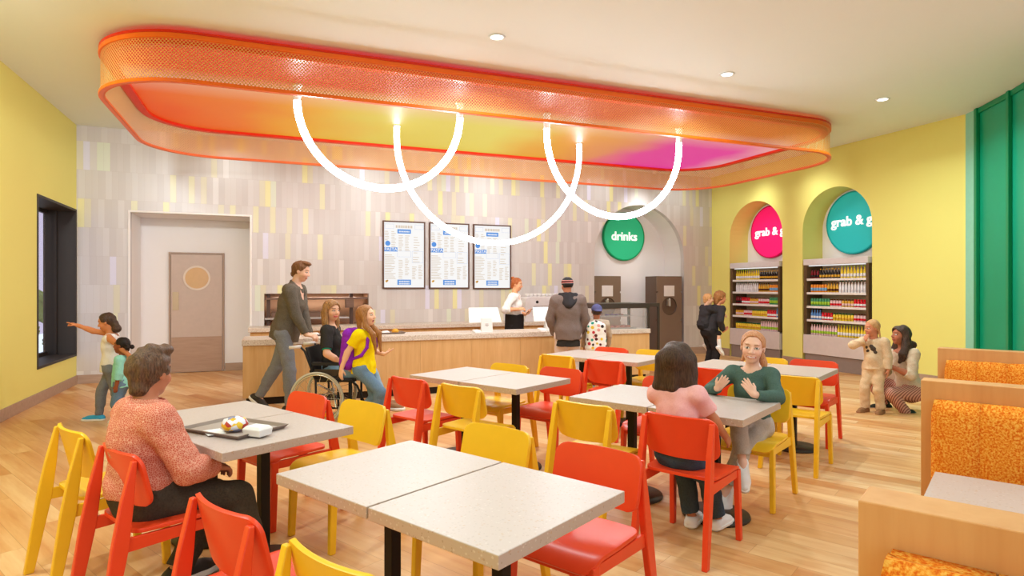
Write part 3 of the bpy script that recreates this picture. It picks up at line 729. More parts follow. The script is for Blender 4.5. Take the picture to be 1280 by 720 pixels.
def torus(bm, R, r, c, mi=0, n=16, m=8):
    return loft(bm, [[(c[0] + (R + r * math.cos(2 * PI * j / m)) * math.cos(2 * PI * i / n), c[1] + (R + r * math.cos(2 * PI * j / m)) * math.sin(2 * PI * i / n), c[2] + r * math.sin(2 * PI * j / m)) for j in range(m)] for i in range(n)], mi, closed=True)
def small_tray(x, y, z, label, w=.17, d=.11, rz=0., group=None, mats=('tray_brown', 'tray_inner')):
    t = thing('tray', label, 'tray', (x, y, z), rz, group)
    bm = NB(); loft(bm, [[(-w + .02, -d + .02, 0), (w - .02, -d + .02, 0), (w - .02, d - .02, 0), (-w + .02, d - .02, 0)], [(-w, -d, .022), (w, -d, .022), (w, d, .022), (-w, d, .022)], [(-w + .012, -d + .012, .022), (w - .012, -d + .012, .022), (w - .012, d - .012, .022), (-w + .012, d - .012, .022)], [(-w + .028, -d + .028, .006), (w - .028, -d + .028, .006), (w - .028, d - .028, .006), (-w + .028, d - .028, .006)]])
    obj('tray_body', bm, mats[0], t, bevel=.002)
    bm = NB(); box(bm, -w + .03, w - .03, -d + .03, d - .03, .006, .008); obj('liner', bm, mats[1], t)
    return t
def add_single(name, bm, mats, label, cat, loc, group=None, smooth=True, rz=0., bevel=0.):
    o = obj(name, bm, mats, None, smooth, bevel, loc=loc, rz=rz); return setp(o, label, cat, group)
small_tray(5.3, 8.83, CT, 'tray of glazed donuts on the bottom of the display case', .38, .18, mats=('steel', 'paper_white'))
for i in range(6):
    for j in range(2):
        bm = NB(); torus(bm, .034, .022, (0, 0, .022), 0); add_single('donut', bm, 'donut_brown', 'brown glazed donut on the tray in the display case', 'donut', (5.04 + .104 * i, 8.77 + .12 * j, CT + .009), 'donuts in the display case')
small_tray(5.3, 8.83, CT + .199, 'slim tray of iced pastries on the glass shelf of the display case', .3, .13, mats=('steel', 'paper_white'))
for i, m_ in enumerate(('icing_pink', 'purple_icing', 'purple_icing', 'purple_icing', 'icing_pink')):
    bm = NB(); lathe(bm, [(.03, 0), (.042, .012), (.03, .03), (.0, .036)], 16)
    add_single('pastry', bm, m_, ('purple iced pastry in the middle of the display case shelf' if m_[0] == 'p' else 'pale pink iced pastry at the end of the display case shelf'), 'pastry', (5.12 + .09 * i, 8.83, CT + .208), 'pastries on the glass shelf')
# trays of food on the counter
def bun_on(x, y, z, label, r=.055):
    bm = NB(); lathe(bm, [(r * .8, 0), (r, .015), (r * .95, .03), (r * .6, .055), (0, .062)], 18); return add_single('bun', bm, 'bun', label, 'bun', (x, y, z))
def paper(x, y, z, label, a=.07, b=.05, h=.035):
    bm = NB(); loft(bm, [[(-a, -b, 0), (a, -b, 0), (a, b, 0), (-a, b, 0)], [(-a * .6, -b * .7, h), (a * .7, -b * .6, h * .8), (a * .6, b * .7, h), (-a * .7, b * .6, h * .7)]]); return add_single('sandwich_wrap', bm, 'paper_white', label, 'wrapped sandwich', (x, y, z), None, False, 0, .006)
for pxx, who in ((482, 'on the counter in front of the girl in yellow'), (440, 'on the counter behind the girl in yellow'), (395, 'on the counter behind the cardigan man')):
    gx, gy = ground(pxx, 414.0, CT + .01); gy = min(max(gy, CF + .14), CB_ - .2)
    small_tray(gx, gy, CT, 'dark tray of food ' + who, .21, .13)
    paper(gx - .07, gy, CT + .009, 'white wrapped sandwich ' + who); bun_on(gx + .08, gy, CT + .009, 'golden bun ' + who)

# ------------------------------------------------------------------ coolers and bottles
def cooler(ya, yb_, label):
    yc = (ya + yb_) / 2; hw = (yb_ - ya) / 2
    t = thing('open_cooler', label, 'cooler', (XR - .02, yc, 0), -PI / 2, 'open drinks coolers in the yellow wall')
    # local: x to the right as seen from the room (-y world), y into the wall
    bm = NB(); box(bm, -hw, hw, -.02, .40, 1.955, 2.07); obj('header', bm, 'pale_grey', t, bevel=.008)
    for s in (-1, 1):
        bm = NB(); box(bm, min(s * hw, s * (hw - .05)), max(s * hw, s * (hw - .05)), 0, .42, .6, 1.955); obj('side_panel', bm, 'cooler_dark', t)
    bm = NB(); box(bm, -hw + .05, hw - .05, .40, .42, .6, 1.955); obj('back_panel', bm, 'cooler_inner', t)
    bm = NB(); box(bm, -hw + .05, -hw + .07, .0, .4, .64, 1.955); obj('mirror_side', bm, 'cooler_dark', t)
    for z in (.905, 1.16, 1.42, 1.68):
        bm = NB(); box(bm, -hw + .05, hw - .05, .01, .40, z - .014, z + .014); box(bm, -hw + .05, hw - .05, .0, .012, z - .022, z + .02); obj('shelf', bm, 'shelf_white', t, bevel=.002)
    bm = NB(); box(bm, -hw, hw, -.02, .42, .27, .63); obj('lower_panel', bm, 'cooler_grey', t, bevel=.006)
    bm = NB(); box(bm, -hw + .015, hw - .015, .01, .42, .0, .262); obj('base_panel', bm, 'cooler_base', t, bevel=.004)
    bm = NB(); box(bm, -hw + .06, hw - .06, .05, .07, 1.935, 1.955); obj('added_strip', bm, 'screen_white', t)  # added glowing strip under the header
    return t
C1 = (9.49, 10.91); C2 = (7.52, 8.89)
cooler(*C1, 'open drinks cooler under the pink disc'); cooler(*C2, 'open drinks cooler under the teal disc')
PROF = {'tall': ([(.024, 0), (.027, .01), (.027, .13), (.012, .175), (.011, .2), (.0135, .2), (.0135, .222), (0, .224)]),
        'bottle': ([(.026, 0), (.029, .01), (.029, .11), (.014, .15), (.0125, .165), (.015, .166), (.015, .188), (0, .19)]),
        'can': ([(.024, 0), (.03, .008), (.03, .14), (.022, .15), (.022, .153), (0, .153)]),
        'jar': ([(.027, 0), (.03, .008), (.03, .1), (.022, .115), (.022, .118), (.026, .119), (.026, .142), (0, .144)])}
KINDS = {  # profile, body, label, cap
    'yellow juice': ('tall', 'drink_yellow', 'drink_white', 'drink_lime'), 'dark cola': ('bottle', 'drink_black', 'drink_gold', 'drink_gold'), 'cherry cola': ('bottle', 'drink_darkred', 'drink_black', 'drink_black'),
    'white milk': ('tall', 'drink_white', 'drink_white', 'drink_darkgreen'), 'brown tea': ('bottle', 'drink_gold', 'drink_brown', 'drink_brown'), 'orange and blue drink': ('can', 'drink_orange', 'drink_sky', 'drink_orange'),
    'red soda': ('jar', 'drink_red', 'drink_white', 'drink_red'), 'red and tan drink': ('jar', 'drink_pink', 'drink_red', 'drink_brown'), 'tan drink': ('jar', 'drink_gold', 'drink_pink', 'drink_brown'), 'green soda': ('can', 'drink_green', 'drink_lime', 'drink_darkgreen'),
    'blue water': ('bottle', 'drink_blue', 'drink_white', 'drink_blue'), 'gold juice': ('jar', 'drink_yellow', 'drink_gold', 'drink_darkgreen'), 'white and green yogurt': ('tall', 'drink_pink', 'drink_lime', 'drink_darkgreen')}
PROTO = {}
def bottle(kind, loc, label, group):
    if kind in PROTO:
        o = PROTO[kind].copy(); COL.objects.link(o)
    else:
        p, *mm = KINDS[kind]; pr = PROF[p]; top = pr[-1][1]
        q = []; mis = []
        pts = list(pr)
        a, b = pts[1][1], pts[2][1]; r_ = pts[1][0]
        l0, l1 = a + (b - a) * .2, a + (b - a) * .62
        seq = [pts[0], pts[1], (r_, l0), (r_ + .0006, l0 + .0005), (r_ + .0006, l1), (r_, l1 + .0005)] + pts[2:]
        capz = pts[-3][1] if p != 'can' else pts[3][1]
        mis = [1 if (l0 - 1e-6 <= u[1] and v[1] <= l1 + .0006) else (2 if u[1] >= capz - 1e-6 else 0) for u, v in zip(seq, seq[1:])]
        seq = [(u_ * .84, v_) for u_, v_ in seq]; bm = NB(); lathe(bm, seq, 12, mis=mis); o = obj('can' if p == 'can' else 'jar' if p == 'jar' else 'bottle', bm, mm, None, True); PROTO[kind] = o
    o.location = loc; o['label'] = label; o['category'] = 'drink'; o['group'] = group
def stock(C, which, rows):
    """rows from the top shelf down: runs of (kind, share) from left to right as seen from the room"""
    names = ['top shelf', 'second shelf', 'middle shelf', 'fourth shelf', 'bottom deck']
    zs = [1.68 + .0142, 1.42 + .0142, 1.16 + .0142, .905 + .0142, .631]
    y_hi, y_lo = C[1] - .105, C[0] + .09
    for nm, z, runs in zip(names, zs, rows):
        tot = sum(r[1] for r in runs); pos = 0; seen = {}
        for kind, cnt in runs:
            for i in range(cnt):
                y = y_hi - (y_hi - y_lo) * (pos + .5) / tot; pos += 1
                bottle(kind, (XR + .045, y, z), '%s %s on the %s, cooler under the %s disc' % (kind, 'can' if KINDS[kind][0] == 'can' else 'jar' if KINDS[kind][0] == 'jar' else 'bottle', nm, which), '%s drinks on the %s under the %s disc' % (kind, nm, which))
stock(C1, 'pink', [[('yellow juice', 11), ('dark cola', 8)], [('white milk', 11), ('brown tea', 5), ('orange and blue drink', 4)], [('cherry cola', 3), ('red soda', 4), ('tan drink', 4), ('red and tan drink', 5), ('green soda', 4)],
                   [('tan drink', 4), ('red and tan drink', 4), ('gold juice', 7), ('red soda', 4), ('blue water', 1)], [('gold juice', 12), ('white and green yogurt', 8)]])
stock(C2, 'teal', [[('cherry cola', 3), ('dark cola', 7), ('yellow juice', 8)], [('orange and blue drink', 6), ('brown tea', 4), ('white milk', 9)], [('green soda', 7), ('red and tan drink', 4), ('tan drink', 4), ('red soda', 4)],
                   [('blue water', 4), ('red soda', 4), ('gold juice', 7), ('red and tan drink', 4)], [('white and green yogurt', 10), ('yellow juice', 10)]])

# ------------------------------------------------------------------ tables and chairs
def make_table():
    t = thing('table', '-', 'table')
    bm = NB(); box(bm, -.307, .307, -.37, .37, .695, .74)
    o = obj('tabletop', bm, ['white_terrazzo', 'table_edge'], t, bevel=.003)
    for p in o.data.polygons: p.material_index = 0 if p.normal.z > .5 else 1
    bm = NB(); box(bm, -.026, .026, -.026, .026, .02, .68); obj('post', bm, 'black_steel', t, bevel=.003)
    bm = NB(); box(bm, -.22, .22, -.03, .03, .675, .695); box(bm, -.03, .03, -.26, .26, .675, .695); obj('top_bracket', bm, 'black_steel', t)
    bm = NB(); lathe(bm, [(.215, 0), (.22, .006), (.215, .02), (.03, .026)], 40); obj('base_disc', bm, 'base_steel', t, True)
    for p in t.children[-1].data.polygons: p.use_smooth = abs(p.normal.z) < .9
    return t
TC = {'T1': (.651, 2.391), 'T2': (-.175, 3.908), 'T3': (1.800, 5.085), 'T4': (2.63, 3.572), 'T5': (4.50, 4.70), 'T6': (3.611, 6.173)}
TLAB = {'T1': ('left half of the big front table, nearest the viewer', 'right half of the big front table, with an orange-red chair at its corner'), 'T2': ('left half of the table in front of the man in the coral shirt', 'half table holding the food tray, beside the man in the coral shirt'),
        'T3': ('left half of the table by the oak counter, next to the girl in yellow', 'right half of the table by the oak counter'), 'T4': ('empty left half of the table where two girls sit', 'right half of the table between the two seated girls'),
        'T5': ('half table behind the girl in the green top', 'half table nearest the coolers, at the right end'), 'T6': ('half table behind which the man in the grey jacket stands', 'half table farthest back on the right, in front of the drinks machine')}
tp = make_table(); first = True
for k, (x, y) in TC.items():
    for s, lab in zip((-1, 1), TLAB[k]):
        p = Vector((x, y, 0)) + LV * (.312 * s)
        lab = 'white speckled ' + lab if len(lab.split()) < 14 else lab
        if first: tp.location = p; tp.rotation_euler = (0, 0, TABLE_ROT); setp(tp, lab, 'table', 'cafe tables pushed together in pairs'); first = False
        else: dup(tp, p, TABLE_ROT, label=lab, group='cafe tables pushed together in pairs')
def make_chair(col):
    mt = col + '_lacquer'; t = thing('chair', '-', 'chair')
    SW, SD = .222, .215
    def rounded(v, W, r, h):                       # half width of a round-cornered board at height v in -1..1
        d = abs(v) * h - (h - r)
        return W if d <= 0 else W - r + math.sqrt(max(0, r * r - d * d))
    def seat(u, v):
        v = math.sin(v * PI / 2)
        y = v * SD; w_ = rounded(v, SW - .012 * max(0, -v), .06, SD)
        z = .452 - .012 * math.cos(u * PI / 2) * (1 - v * v) - (.05 * max(0, (v - .55) / .45) ** 2)
        return (u * w_, y, z)
    bm = NB(); sheet(bm, seat, 16, 28, .018); obj('seat', bm, mt, t, True, .0)
    def back(u, v):
        v = math.sin(v * PI / 2)
        w_ = rounded(v, .228, .055, .118); x = u * w_
        return (x, -.222 + .055 * (1 - v) / 2 - .042 * (1 - (x / .228) ** 2) + .03, .668 + .117 * v - .012 * (1 - (x / .228) ** 2) * (v < 0) * -v)
    bm = NB(); sheet(bm, back, 18, 20, .016); obj('backrest', bm, mt, t, True)
    for o in t.children:
        m_ = o.modifiers.new('edge', 'BEVEL'); m_.width = .004; m_.segments = 2; m_.limit_method = 'ANGLE'; m_.angle_limit = math.radians(50)
    for s in (-1, 1):
        xo = s * .205; th = .016
        def sec(y, z, wd, xx=0): return [(xo + xx - th, y - wd, z), (xo + xx + th, y - wd, z), (xo + xx + th, y + wd, z), (xo + xx - th, y + wd, z)]
        bm = NB(); loft(bm, [sec(-.335, 0, .022, s * .012), sec(-.268, .40, .034, s * .004), sec(-.240, .59, .026), sec(-.212, .765, .010)]); obj('leg', bm, mt, t, bevel=.005)
        bm = NB(); loft(bm, [sec(.188, 0, .019, s * .008), sec(.172, .43, .025)]); obj('leg', bm, mt, t, bevel=.005)
        bm = NB(); loft(bm, [[(xo - .010, -.25, .375), (xo + .010, -.25, .375), (xo + .010, -.25, .435), (xo - .010, -.25, .435)], [(xo - .010, .16, .385), (xo + .010, .16, .385), (xo + .010, .16, .432), (xo - .010, .16, .432)]]); obj('side_rail', bm, mt, t, bevel=.003)
    bm = NB(); box(bm, -.2, .2, .165, .185, .37, .42); obj('front_rail', bm, mt, t, bevel=.003)
    return t
CH = {'red': make_chair('red'), 'yellow': make_chair('yellow')}; used = set()
def chair(tab, side, l, n, col, label, twist=0.):
    """side +1: beyond the table seen from the viewer; n is where the top of the backrest stands"""
    p = Vector((*TC[tab], 0)) + LV * l + NV * (side * (n - .21)); f = NV * -side
    rz = math.atan2(f.y, f.x) - PI / 2 + math.radians(twist); g = '%s chairs round the cafe tables' % ('orange-red' if col == 'red' else 'yellow')
    lab = ('orange-red ' if col == 'red' else 'yellow ') + 'chair ' + label
    if col not in used: r = CH[col]; r.location = p; r.rotation_euler = (0, 0, rz); setp(r, lab, 'chair', g); used.add(col)
    else: r = dup(CH[col], p, rz, label=lab, group=g)
    return p, f
chair('T1', -1, -.30, .75, 'red', 'in the foreground, just right of the seated man in coral')
chair('T1', -1, .33, .75, 'yellow', 'cut off by the bottom edge, in front of the big front table')
chair('T1', 1, -.33, .73, 'yellow', 'tucked behind the seam of the big front table')
chair('T1', 1, .30, .71, 'red', 'at the right corner of the big front table, ribbed back')
MAN_SEAT = chair('T2', -1, .335, .715, 'red', 'carrying the seated man in the coral shirt')
chair('T2', -1, -.33, .73, 'yellow', 'at far left, beside the man in the coral shirt')
chair('T2', 1, -.28, .66, 'red', 'behind the food tray table, in front of the wheelchair')
chair('T2', 1, .28, .71, 'yellow', 'below the girl in yellow, between two tables')
chair('T3', -1, -.26, .71, 'red', 'right of the girl in yellow, beside her table')
chair('T3', -1, .34, .71, 'yellow', 'at the front of the table by the oak counter, back turned to us')
chair('T3', 1, -.18, .52, 'yellow', 'half hidden behind the table by the oak counter')
chair('T3', 1, .37, .60, 'red', 'at the right end of the table by the oak counter')
chair('T6', -1, -.22, .66, 'yellow', 'behind the man in grey, back turned, left of a red one')
chair('T6', -1, .42, .72, 'red', 'with its back to us under the rearmost table')
chair('T6', 1, -.18, .47, 'red', 'behind the rearmost table, before the polka-dot backpack')
chair('T6', 1, .36, .53, 'yellow', 'behind the right end of the rearmost table, by the drinks machine')
chair('T4', -1, -.28, .72, 'yellow', 'with its back to us, left of the girl in pink')
PINK_SEAT = chair('T4', -1, .36, .70, 'red', 'carrying the girl in the pink top')
chair('T4', 1, -.33, .66, 'red', 'across the table from the girl in pink, left of the girl in green')
GREEN_SEAT = chair('T4', 1, .38, .68, 'yellow', 'carrying the girl in the green top')
chair('T5', -1, -.15, .74, 'red', 'partly hidden behind the girl in the green top')
chair('T5', -1, .50, .76, 'yellow', 'right behind the girl in green, back turned to us')
chair('T5', 1, -.1, .5, 'yellow', 'peeping over the table behind the green top')
chair('T5', 1, .36, .55, 'red', 'at the far right table, facing us, nearest the coolers')
# tray with food on the man's table
tz = .7401; tx, ty = ground(293, 537, tz); u = Vector((*TC['T2'], 0))
tr = small_tray(tx, ty, tz, 'brown serving tray of food in front of the man in coral', .235, .17, TABLE_ROT + .22)
def on_tray(px_, py_): return ground(px_, py_, tz + .02)
gx, gy = on_tray(294, 536)
bm = NB(); lathe(bm, [(.035, 0), (.066, .018), (.07, .035), (.055, .062), (.02, .076), (0, .078)], 20)
for v in bm.verts: v.co += Vector((random.uniform(-1, 1), random.uniform(-1, 1), random.uniform(-.5, 1))) * .004
add_single('wrapped_burger', bm, 'foil_wrapper', 'burger in a yellow and silver foil wrapper on the serving tray', 'burger', (gx, gy, tz + .009))
gx, gy = on_tray(322, 541); bm = NB()
loft(bm, [[(-.055, -.042, 0), (.055, -.042, 0), (.055, .042, 0), (-.055, .042, 0)], [(-.06, -.047, .035), (.06, -.047, .035), (.06, .047, .035), (-.06, .047, .035)], [(-.045, -.035, .05), (.045, -.035, .05), (.045, .035, .05), (-.045, .035, .05)]])
fb = add_single('food_box', bm, 'paper_white', 'small white cardboard food box on the serving tray', 'box', (gx, gy, tz + .009), None, False, TABLE_ROT + .3, .003)
gx, gy = on_tray(268, 538); bm = NB(); box(bm, -.075, .06, -.045, .045, 0, .003)
add_single('napkin', bm, 'paper_white', 'white paper napkin lying flat on the serving tray', 'napkin', (gx, gy, tz + .0085), None, False, TABLE_ROT - .2)

# ------------------------------------------------------------------ booths at the right
def booth(p, label, L_=2.3):
    t = thing('booth_bench', label, 'booth', (p[0], p[1], 0), TABLE_ROT, 'wood-cased booths on the right')
    bm = NB(); box(bm, 0, L_, 0, .115, 0, 1.1); obj('wood_back', bm, 'booth_wood', t, bevel=.003)
    bm = NB(); box(bm, 0.0, .056, -.09, -.001, 0, .42); box(bm, 0, .056, -.38, -.09, 0, .42); obj('end_panel', bm, 'booth_wood', t, bevel=.002)
    n = 13; w_ = .16
    for i in range(n):
        a = .057 + w_ * i
        bm = NB(); sheet(bm, lambda u, v: (a + w_ / 2 + u * w_ / 2, -.06 - .02 * (1 - abs(u) ** 4) * (1 - abs(v) ** 10), .745 + v * .28), 10, 10, .04)
        loft(bm, [[(a + .002, -.05, .462), (a + w_ - .002, -.05, .462), (a + w_ - .002, -.001, .462), (a + .002, -.001, .462)], [(a + .002, -.05, 1.02), (a + w_ - .002, -.05, 1.02), (a + w_ - .002, -.001, 1.02), (a + .002, -.001, 1.02)]])
        obj('back_cushion', bm, 'orange_tweed', t, True)
        for q in t.children[-1].data.polygons: q.use_smooth = len(q.vertices) == 4 and q.area < .01
    bm = NB(); box(bm, .057, L_, -.40, -.001, .36, .46); obj('seat_cushion', bm, 'orange_tweed', t, bevel=.02, seg=3)
    bm = NB(); box(bm, .056, L_, -.34, -.001, 0, .36); obj('plinth', bm, 'booth_wood', t)
    return t
booth((1.085, .873), 'nearest wood-cased orange booth in the bottom right corner')
booth((2.767, 1.906), 'middle wood-cased orange booth, behind the white booth table')
booth((4.352, 2.879), 'farthest wood-cased orange booth, before the green wall')
bp = Vector((2.767, 1.906, 0)) + LV * .07 - NV * .19
t = thing('booth_table', 'white speckled booth table between the nearest and middle booths', 'table', bp + LV * .75 - NV * .37, TABLE_ROT)
bm = NB(); box(bm, -.75, .75, -.37, .37, .70, .74); o = obj('tabletop', bm, ['white_terrazzo', 'table_edge'], t, bevel=.003)
for p in o.data.polygons: p.material_index = 0 if p.normal.z > .5 else 1
for s in (-.35, .45):
    bm = NB(); box(bm, s - .03, s + .03, -.03, .03, .02, .70); obj('post', bm, 'black_steel', t)
    bm = NB(); lathe(bm, [(.19, 0), (.19, .02)], 32, (s, 0, 0)); obj('base_disc', bm, 'base_steel', t)

# ------------------------------------------------------------------ people: smooth bodies grown from a field of tapered limbs
F32 = np.float32
class Field:
    """a signed distance grid; shapes are blended in, then turned into one continuous surface"""
    def __init__(s, lo, hi, h):
        s.h = h; s.lo = np.array(lo, F32) - 3 * h; n = np.ceil((np.array(hi) - np.array(lo)) / h).astype(int) + 7
        s.n = n; s.f = np.full(n, .2, F32)
    def win(s, lo, hi, m):
        a = np.maximum(np.floor((np.array(lo) - m - s.lo) / s.h).astype(int), 0)
        b = np.minimum(np.ceil((np.array(hi) + m - s.lo) / s.h).astype(int) + 1, s.n)
        if (b <= a).any(): return None
        ax = [(np.arange(a[i], b[i], dtype=F32) * F32(s.h) + s.lo[i]) for i in range(3)]
        return (slice(a[0], b[0]), slice(a[1], b[1]), slice(a[2], b[2])), np.stack(np.meshgrid(*ax, indexing='ij'), -1)
    def put(s, sl, d, k):
        g = s.f[sl]
        if k > 0:
            hh = np.clip(.5 + .5 * (g - d) / k, 0, 1)
            s.f[sl] = g * (1 - hh) + d * hh - k * hh * (1 - hh)
        else: s.f[sl] = np.minimum(g, d)
    def cone(s, a, b, ra, rb, k=.02, cuts=()):
        a = np.array(a, F32); b = np.array(b, F32); r = max(ra, rb)
        w_ = s.win(np.minimum(a, b) - r, np.maximum(a, b) + r, k + 3 * s.h)
        if w_ is None: return
        sl, P = w_; ba = b - a; L2 = float(ba @ ba) + 1e-9
        pa = P - a; t = np.clip((pa @ ba) / L2, 0, 1)
        d = np.sqrt(((pa - t[..., None] * ba) ** 2).sum(-1)) - (ra + (rb - ra) * t)
        for p, n in cuts:
            n = np.array(n, F32); n /= np.linalg.norm(n); d = np.maximum(d, (P - np.array(p, F32)) @ n)
        s.put(sl, d.astype(F32), k)
    def ell_d(s, P, c, R, ax):
        q = P - np.array(c, F32)
        if ax is not None: q = q @ np.array(ax, F32).T
        R = np.array(R, F32); k0 = np.sqrt(((q / R) ** 2).sum(-1)); k1 = np.sqrt(((q / R ** 2) ** 2).sum(-1)) + 1e-9
        return (k0 * (k0 - 1) / k1).astype(F32)
    def ell(s, c, R, ax=None, k=.02):
        m = max(R); w_ = s.win(np.array(c) - m, np.array(c) + m, k + 3 * s.h)
        if w_ is None: return
        s.put(w_[0], s.ell_d(w_[1], c, R, ax), k)
    def cut_ell(s, c, R, ax=None, k=.01):
        m = max(R); w_ = s.win(np.array(c) - m, np.array(c) + m, k + 3 * s.h)
        if w_ is None: return
        sl, P = w_; d = -s.ell_d(P, c, R, ax); g = s.f[sl]
        hh = np.clip(.5 - .5 * (g - d) / k, 0, 1); s.f[sl] = g * (1 - hh) + d * hh + k * hh * (1 - hh)
    def cut_cone(s, a, b, ra, rb):
        a = np.array(a, F32); b = np.array(b, F32); r = max(ra, rb)
        w_ = s.win(np.minimum(a, b) - r, np.maximum(a, b) + r, 3 * s.h)
        if w_ is None: return
        sl, P = w_; ba = b - a; pa = P - a; t = np.clip((pa @ ba) / (float(ba @ ba) + 1e-9), 0, 1)
        d = np.sqrt(((pa - t[..., None] * ba) ** 2).sum(-1)) - (ra + (rb - ra) * t)
        s.f[sl] = np.maximum(s.f[sl], -d.astype(F32))
    def cut_plane(s, p, n):
        n = np.array(n, float); n /= np.linalg.norm(n); p = np.array(p, float)
        ax = [np.arange(s.n[i]) * s.h + s.lo[i] - p[i] for i in range(3)]
        d = (ax[0][:, None, None] * n[0] + ax[1][None, :, None] * n[1] + ax[2][None, None, :] * n[2]).astype(F32)
        s.f = np.maximum(s.f, d)
    def ripple(s, amp, freq, seed=0, stretch=(1, 1, 1)):
        """soft folds of cloth or locks of hair"""
        rg = np.random.default_rng(seed); ax = [np.arange(s.n[i]) * s.h + s.lo[i] for i in range(3)]
        idx = np.abs(s.f) < .03; I = np.nonzero(idx)
        P = np.stack([ax[i][I[i]] for i in range(3)], -1) * np.array(stretch); t = np.zeros(len(P))
        for o in range(5):
            k = rg.normal(size=3); k *= freq * (1 + .55 * o) / np.linalg.norm(k)
            w2 = rg.normal(size=3) * freq * .4
            t += np.sin(P @ k + 1.3 * np.sin(P @ w2 + rg.uniform(0, 6)) + rg.uniform(0, 6)) / (1 + .5 * o)
        s.f[I] += (amp * t / 2).astype(F32)
    def mesh(s):
        f = s.f; neg = f < 0
        c8 = [(i, j, k) for i in (0, 1) for j in (0, 1) for k in (0, 1)]
        N = np.array(f.shape) - 1
        def sub(A, c): return A[c[0]:c[0] + N[0], c[1]:c[1] + N[1], c[2]:c[2] + N[2]]
        cnt = np.zeros(N, np.int8)
        for c in c8: cnt += sub(neg, c)
        act = (cnt > 0) & (cnt < 8); ci = np.argwhere(act)
        vid = np.full(N, -1, np.int32); vid[act] = np.arange(len(ci))
        acc = np.zeros((len(ci), 3)); num = np.zeros(len(ci))
        cv = {c: f[ci[:, 0] + c[0], ci[:, 1] + c[1], ci[:, 2] + c[2]].astype(float) for c in c8}
        for a in c8:
            for d in range(3):
                if a[d]: continue
                b = list(a); b[d] = 1; b = tuple(b)
                m = (cv[a] < 0) != (cv[b] < 0); t = cv[a][m] / (cv[a][m] - cv[b][m])
                p = np.tile(np.array(a, float), (m.sum(), 1)); p[:, d] = t
                acc[m] += p; num[m] += 1
        V = (ci + acc / num[:, None]) * s.h + s.lo
        Q = []
        for d in range(3):
            u, v = [(1, 2), (2, 0), (0, 1)][d]
            sh = list(f.shape); s0 = [slice(None)] * 3; s1 = [slice(None)] * 3; s0[d] = slice(0, -1); s1[d] = slice(1, None)
            A = neg[tuple(s0)]; B = neg[tuple(s1)]; E = np.argwhere(A != B)
            ok = (E[:, u] > 0) & (E[:, v] > 0) & (E[:, u] < sh[u] - 1) & (E[:, v] < sh[v] - 1); E = E[ok]
            fl = A[tuple(E.T)]
            def q(du, dv):
                X = E.copy(); X[:, u] -= du; X[:, v] -= dv; return vid[tuple(X.T)]
            q4 = np.stack([q(1, 1), q(0, 1), q(0, 0), q(1, 0)], -1)
            q4[~fl] = q4[~fl][:, ::-1]; Q.append(q4)
        Q = np.concatenate(Q); Q = Q[(Q >= 0).all(1)]
        return V, Q
def mesh_obj(name, V, Q, mat, parent, col=None):
    me = bpy.data.meshes.new(name); me.vertices.add(len(V)); me.vertices.foreach_set('co', np.asarray(V, F32).ravel())
    me.loops.add(len(Q) * 4); me.loops.foreach_set('vertex_index', Q.astype(np.int32).ravel())
    me.polygons.add(len(Q)); me.polygons.foreach_set('loop_start', np.arange(0, len(Q) * 4, 4, dtype=np.int32))
    me.update(calc_edges=True); me.polygons.foreach_set('use_smooth', np.ones(len(Q), bool))
    if col is not None:
        at = me.color_attributes.new('Col', 'FLOAT_COLOR', 'POINT'); at.data.foreach_set('color', np.asarray(col, F32).ravel())
    me.materials.append(M(mat)); o = bpy.data.objects.new(name, me); COL.objects.link(o); o.parent = parent
    return o
# skin: the colours of lips, eyes and brows belong to the body itself
def skin_mat():
    m, t = base('skin', (220, 170, 140), .5, spec=.25)
    a = t.add('ShaderNodeAttribute', attribute_name='Col'); t.l.new(a.outputs['Color'], t.b.inputs['Base Color'])
    t.b.inputs['Subsurface Weight'].default_value = 0
skin_mat()
def hair_mat(name, a, b, rough=.45):
    m, t = base(name, a, rough, spec=.25)
    o = t.obj(); n = t.noise(t.mapped(o, (26, 26, 3.5)), 6, 4, .6)
    t.l.new(t.ramp(n, [(.32, s2l(b)), (.68, s2l(a))]), t.b.inputs['Base Color']); t.bump(n, .5, .012)
hair_mat('hair_dark', (92, 66, 50), (48, 34, 26)); hair_mat('hair_brown', (124, 90, 66), (66, 46, 34)); hair_mat('hair_auburn', (176, 92, 46), (112, 50, 22))
hair_mat('hair_blonde', (226, 176, 120), (190, 134, 82)); hair_mat('hair_strawberry', (220, 158, 112), (184, 118, 74)); hair_mat('hair_honey', (206, 150, 92), (96, 66, 44)); hair_mat('hair_black', (44, 34, 28), (22, 16, 14))
hair_mat('hair_light_brown', (190, 132, 78), (134, 84, 44)); hair_mat('hair_ginger', (196, 112, 62), (150, 76, 38)); hair_mat('hair_short_brown', (142, 96, 58), (92, 58, 34))
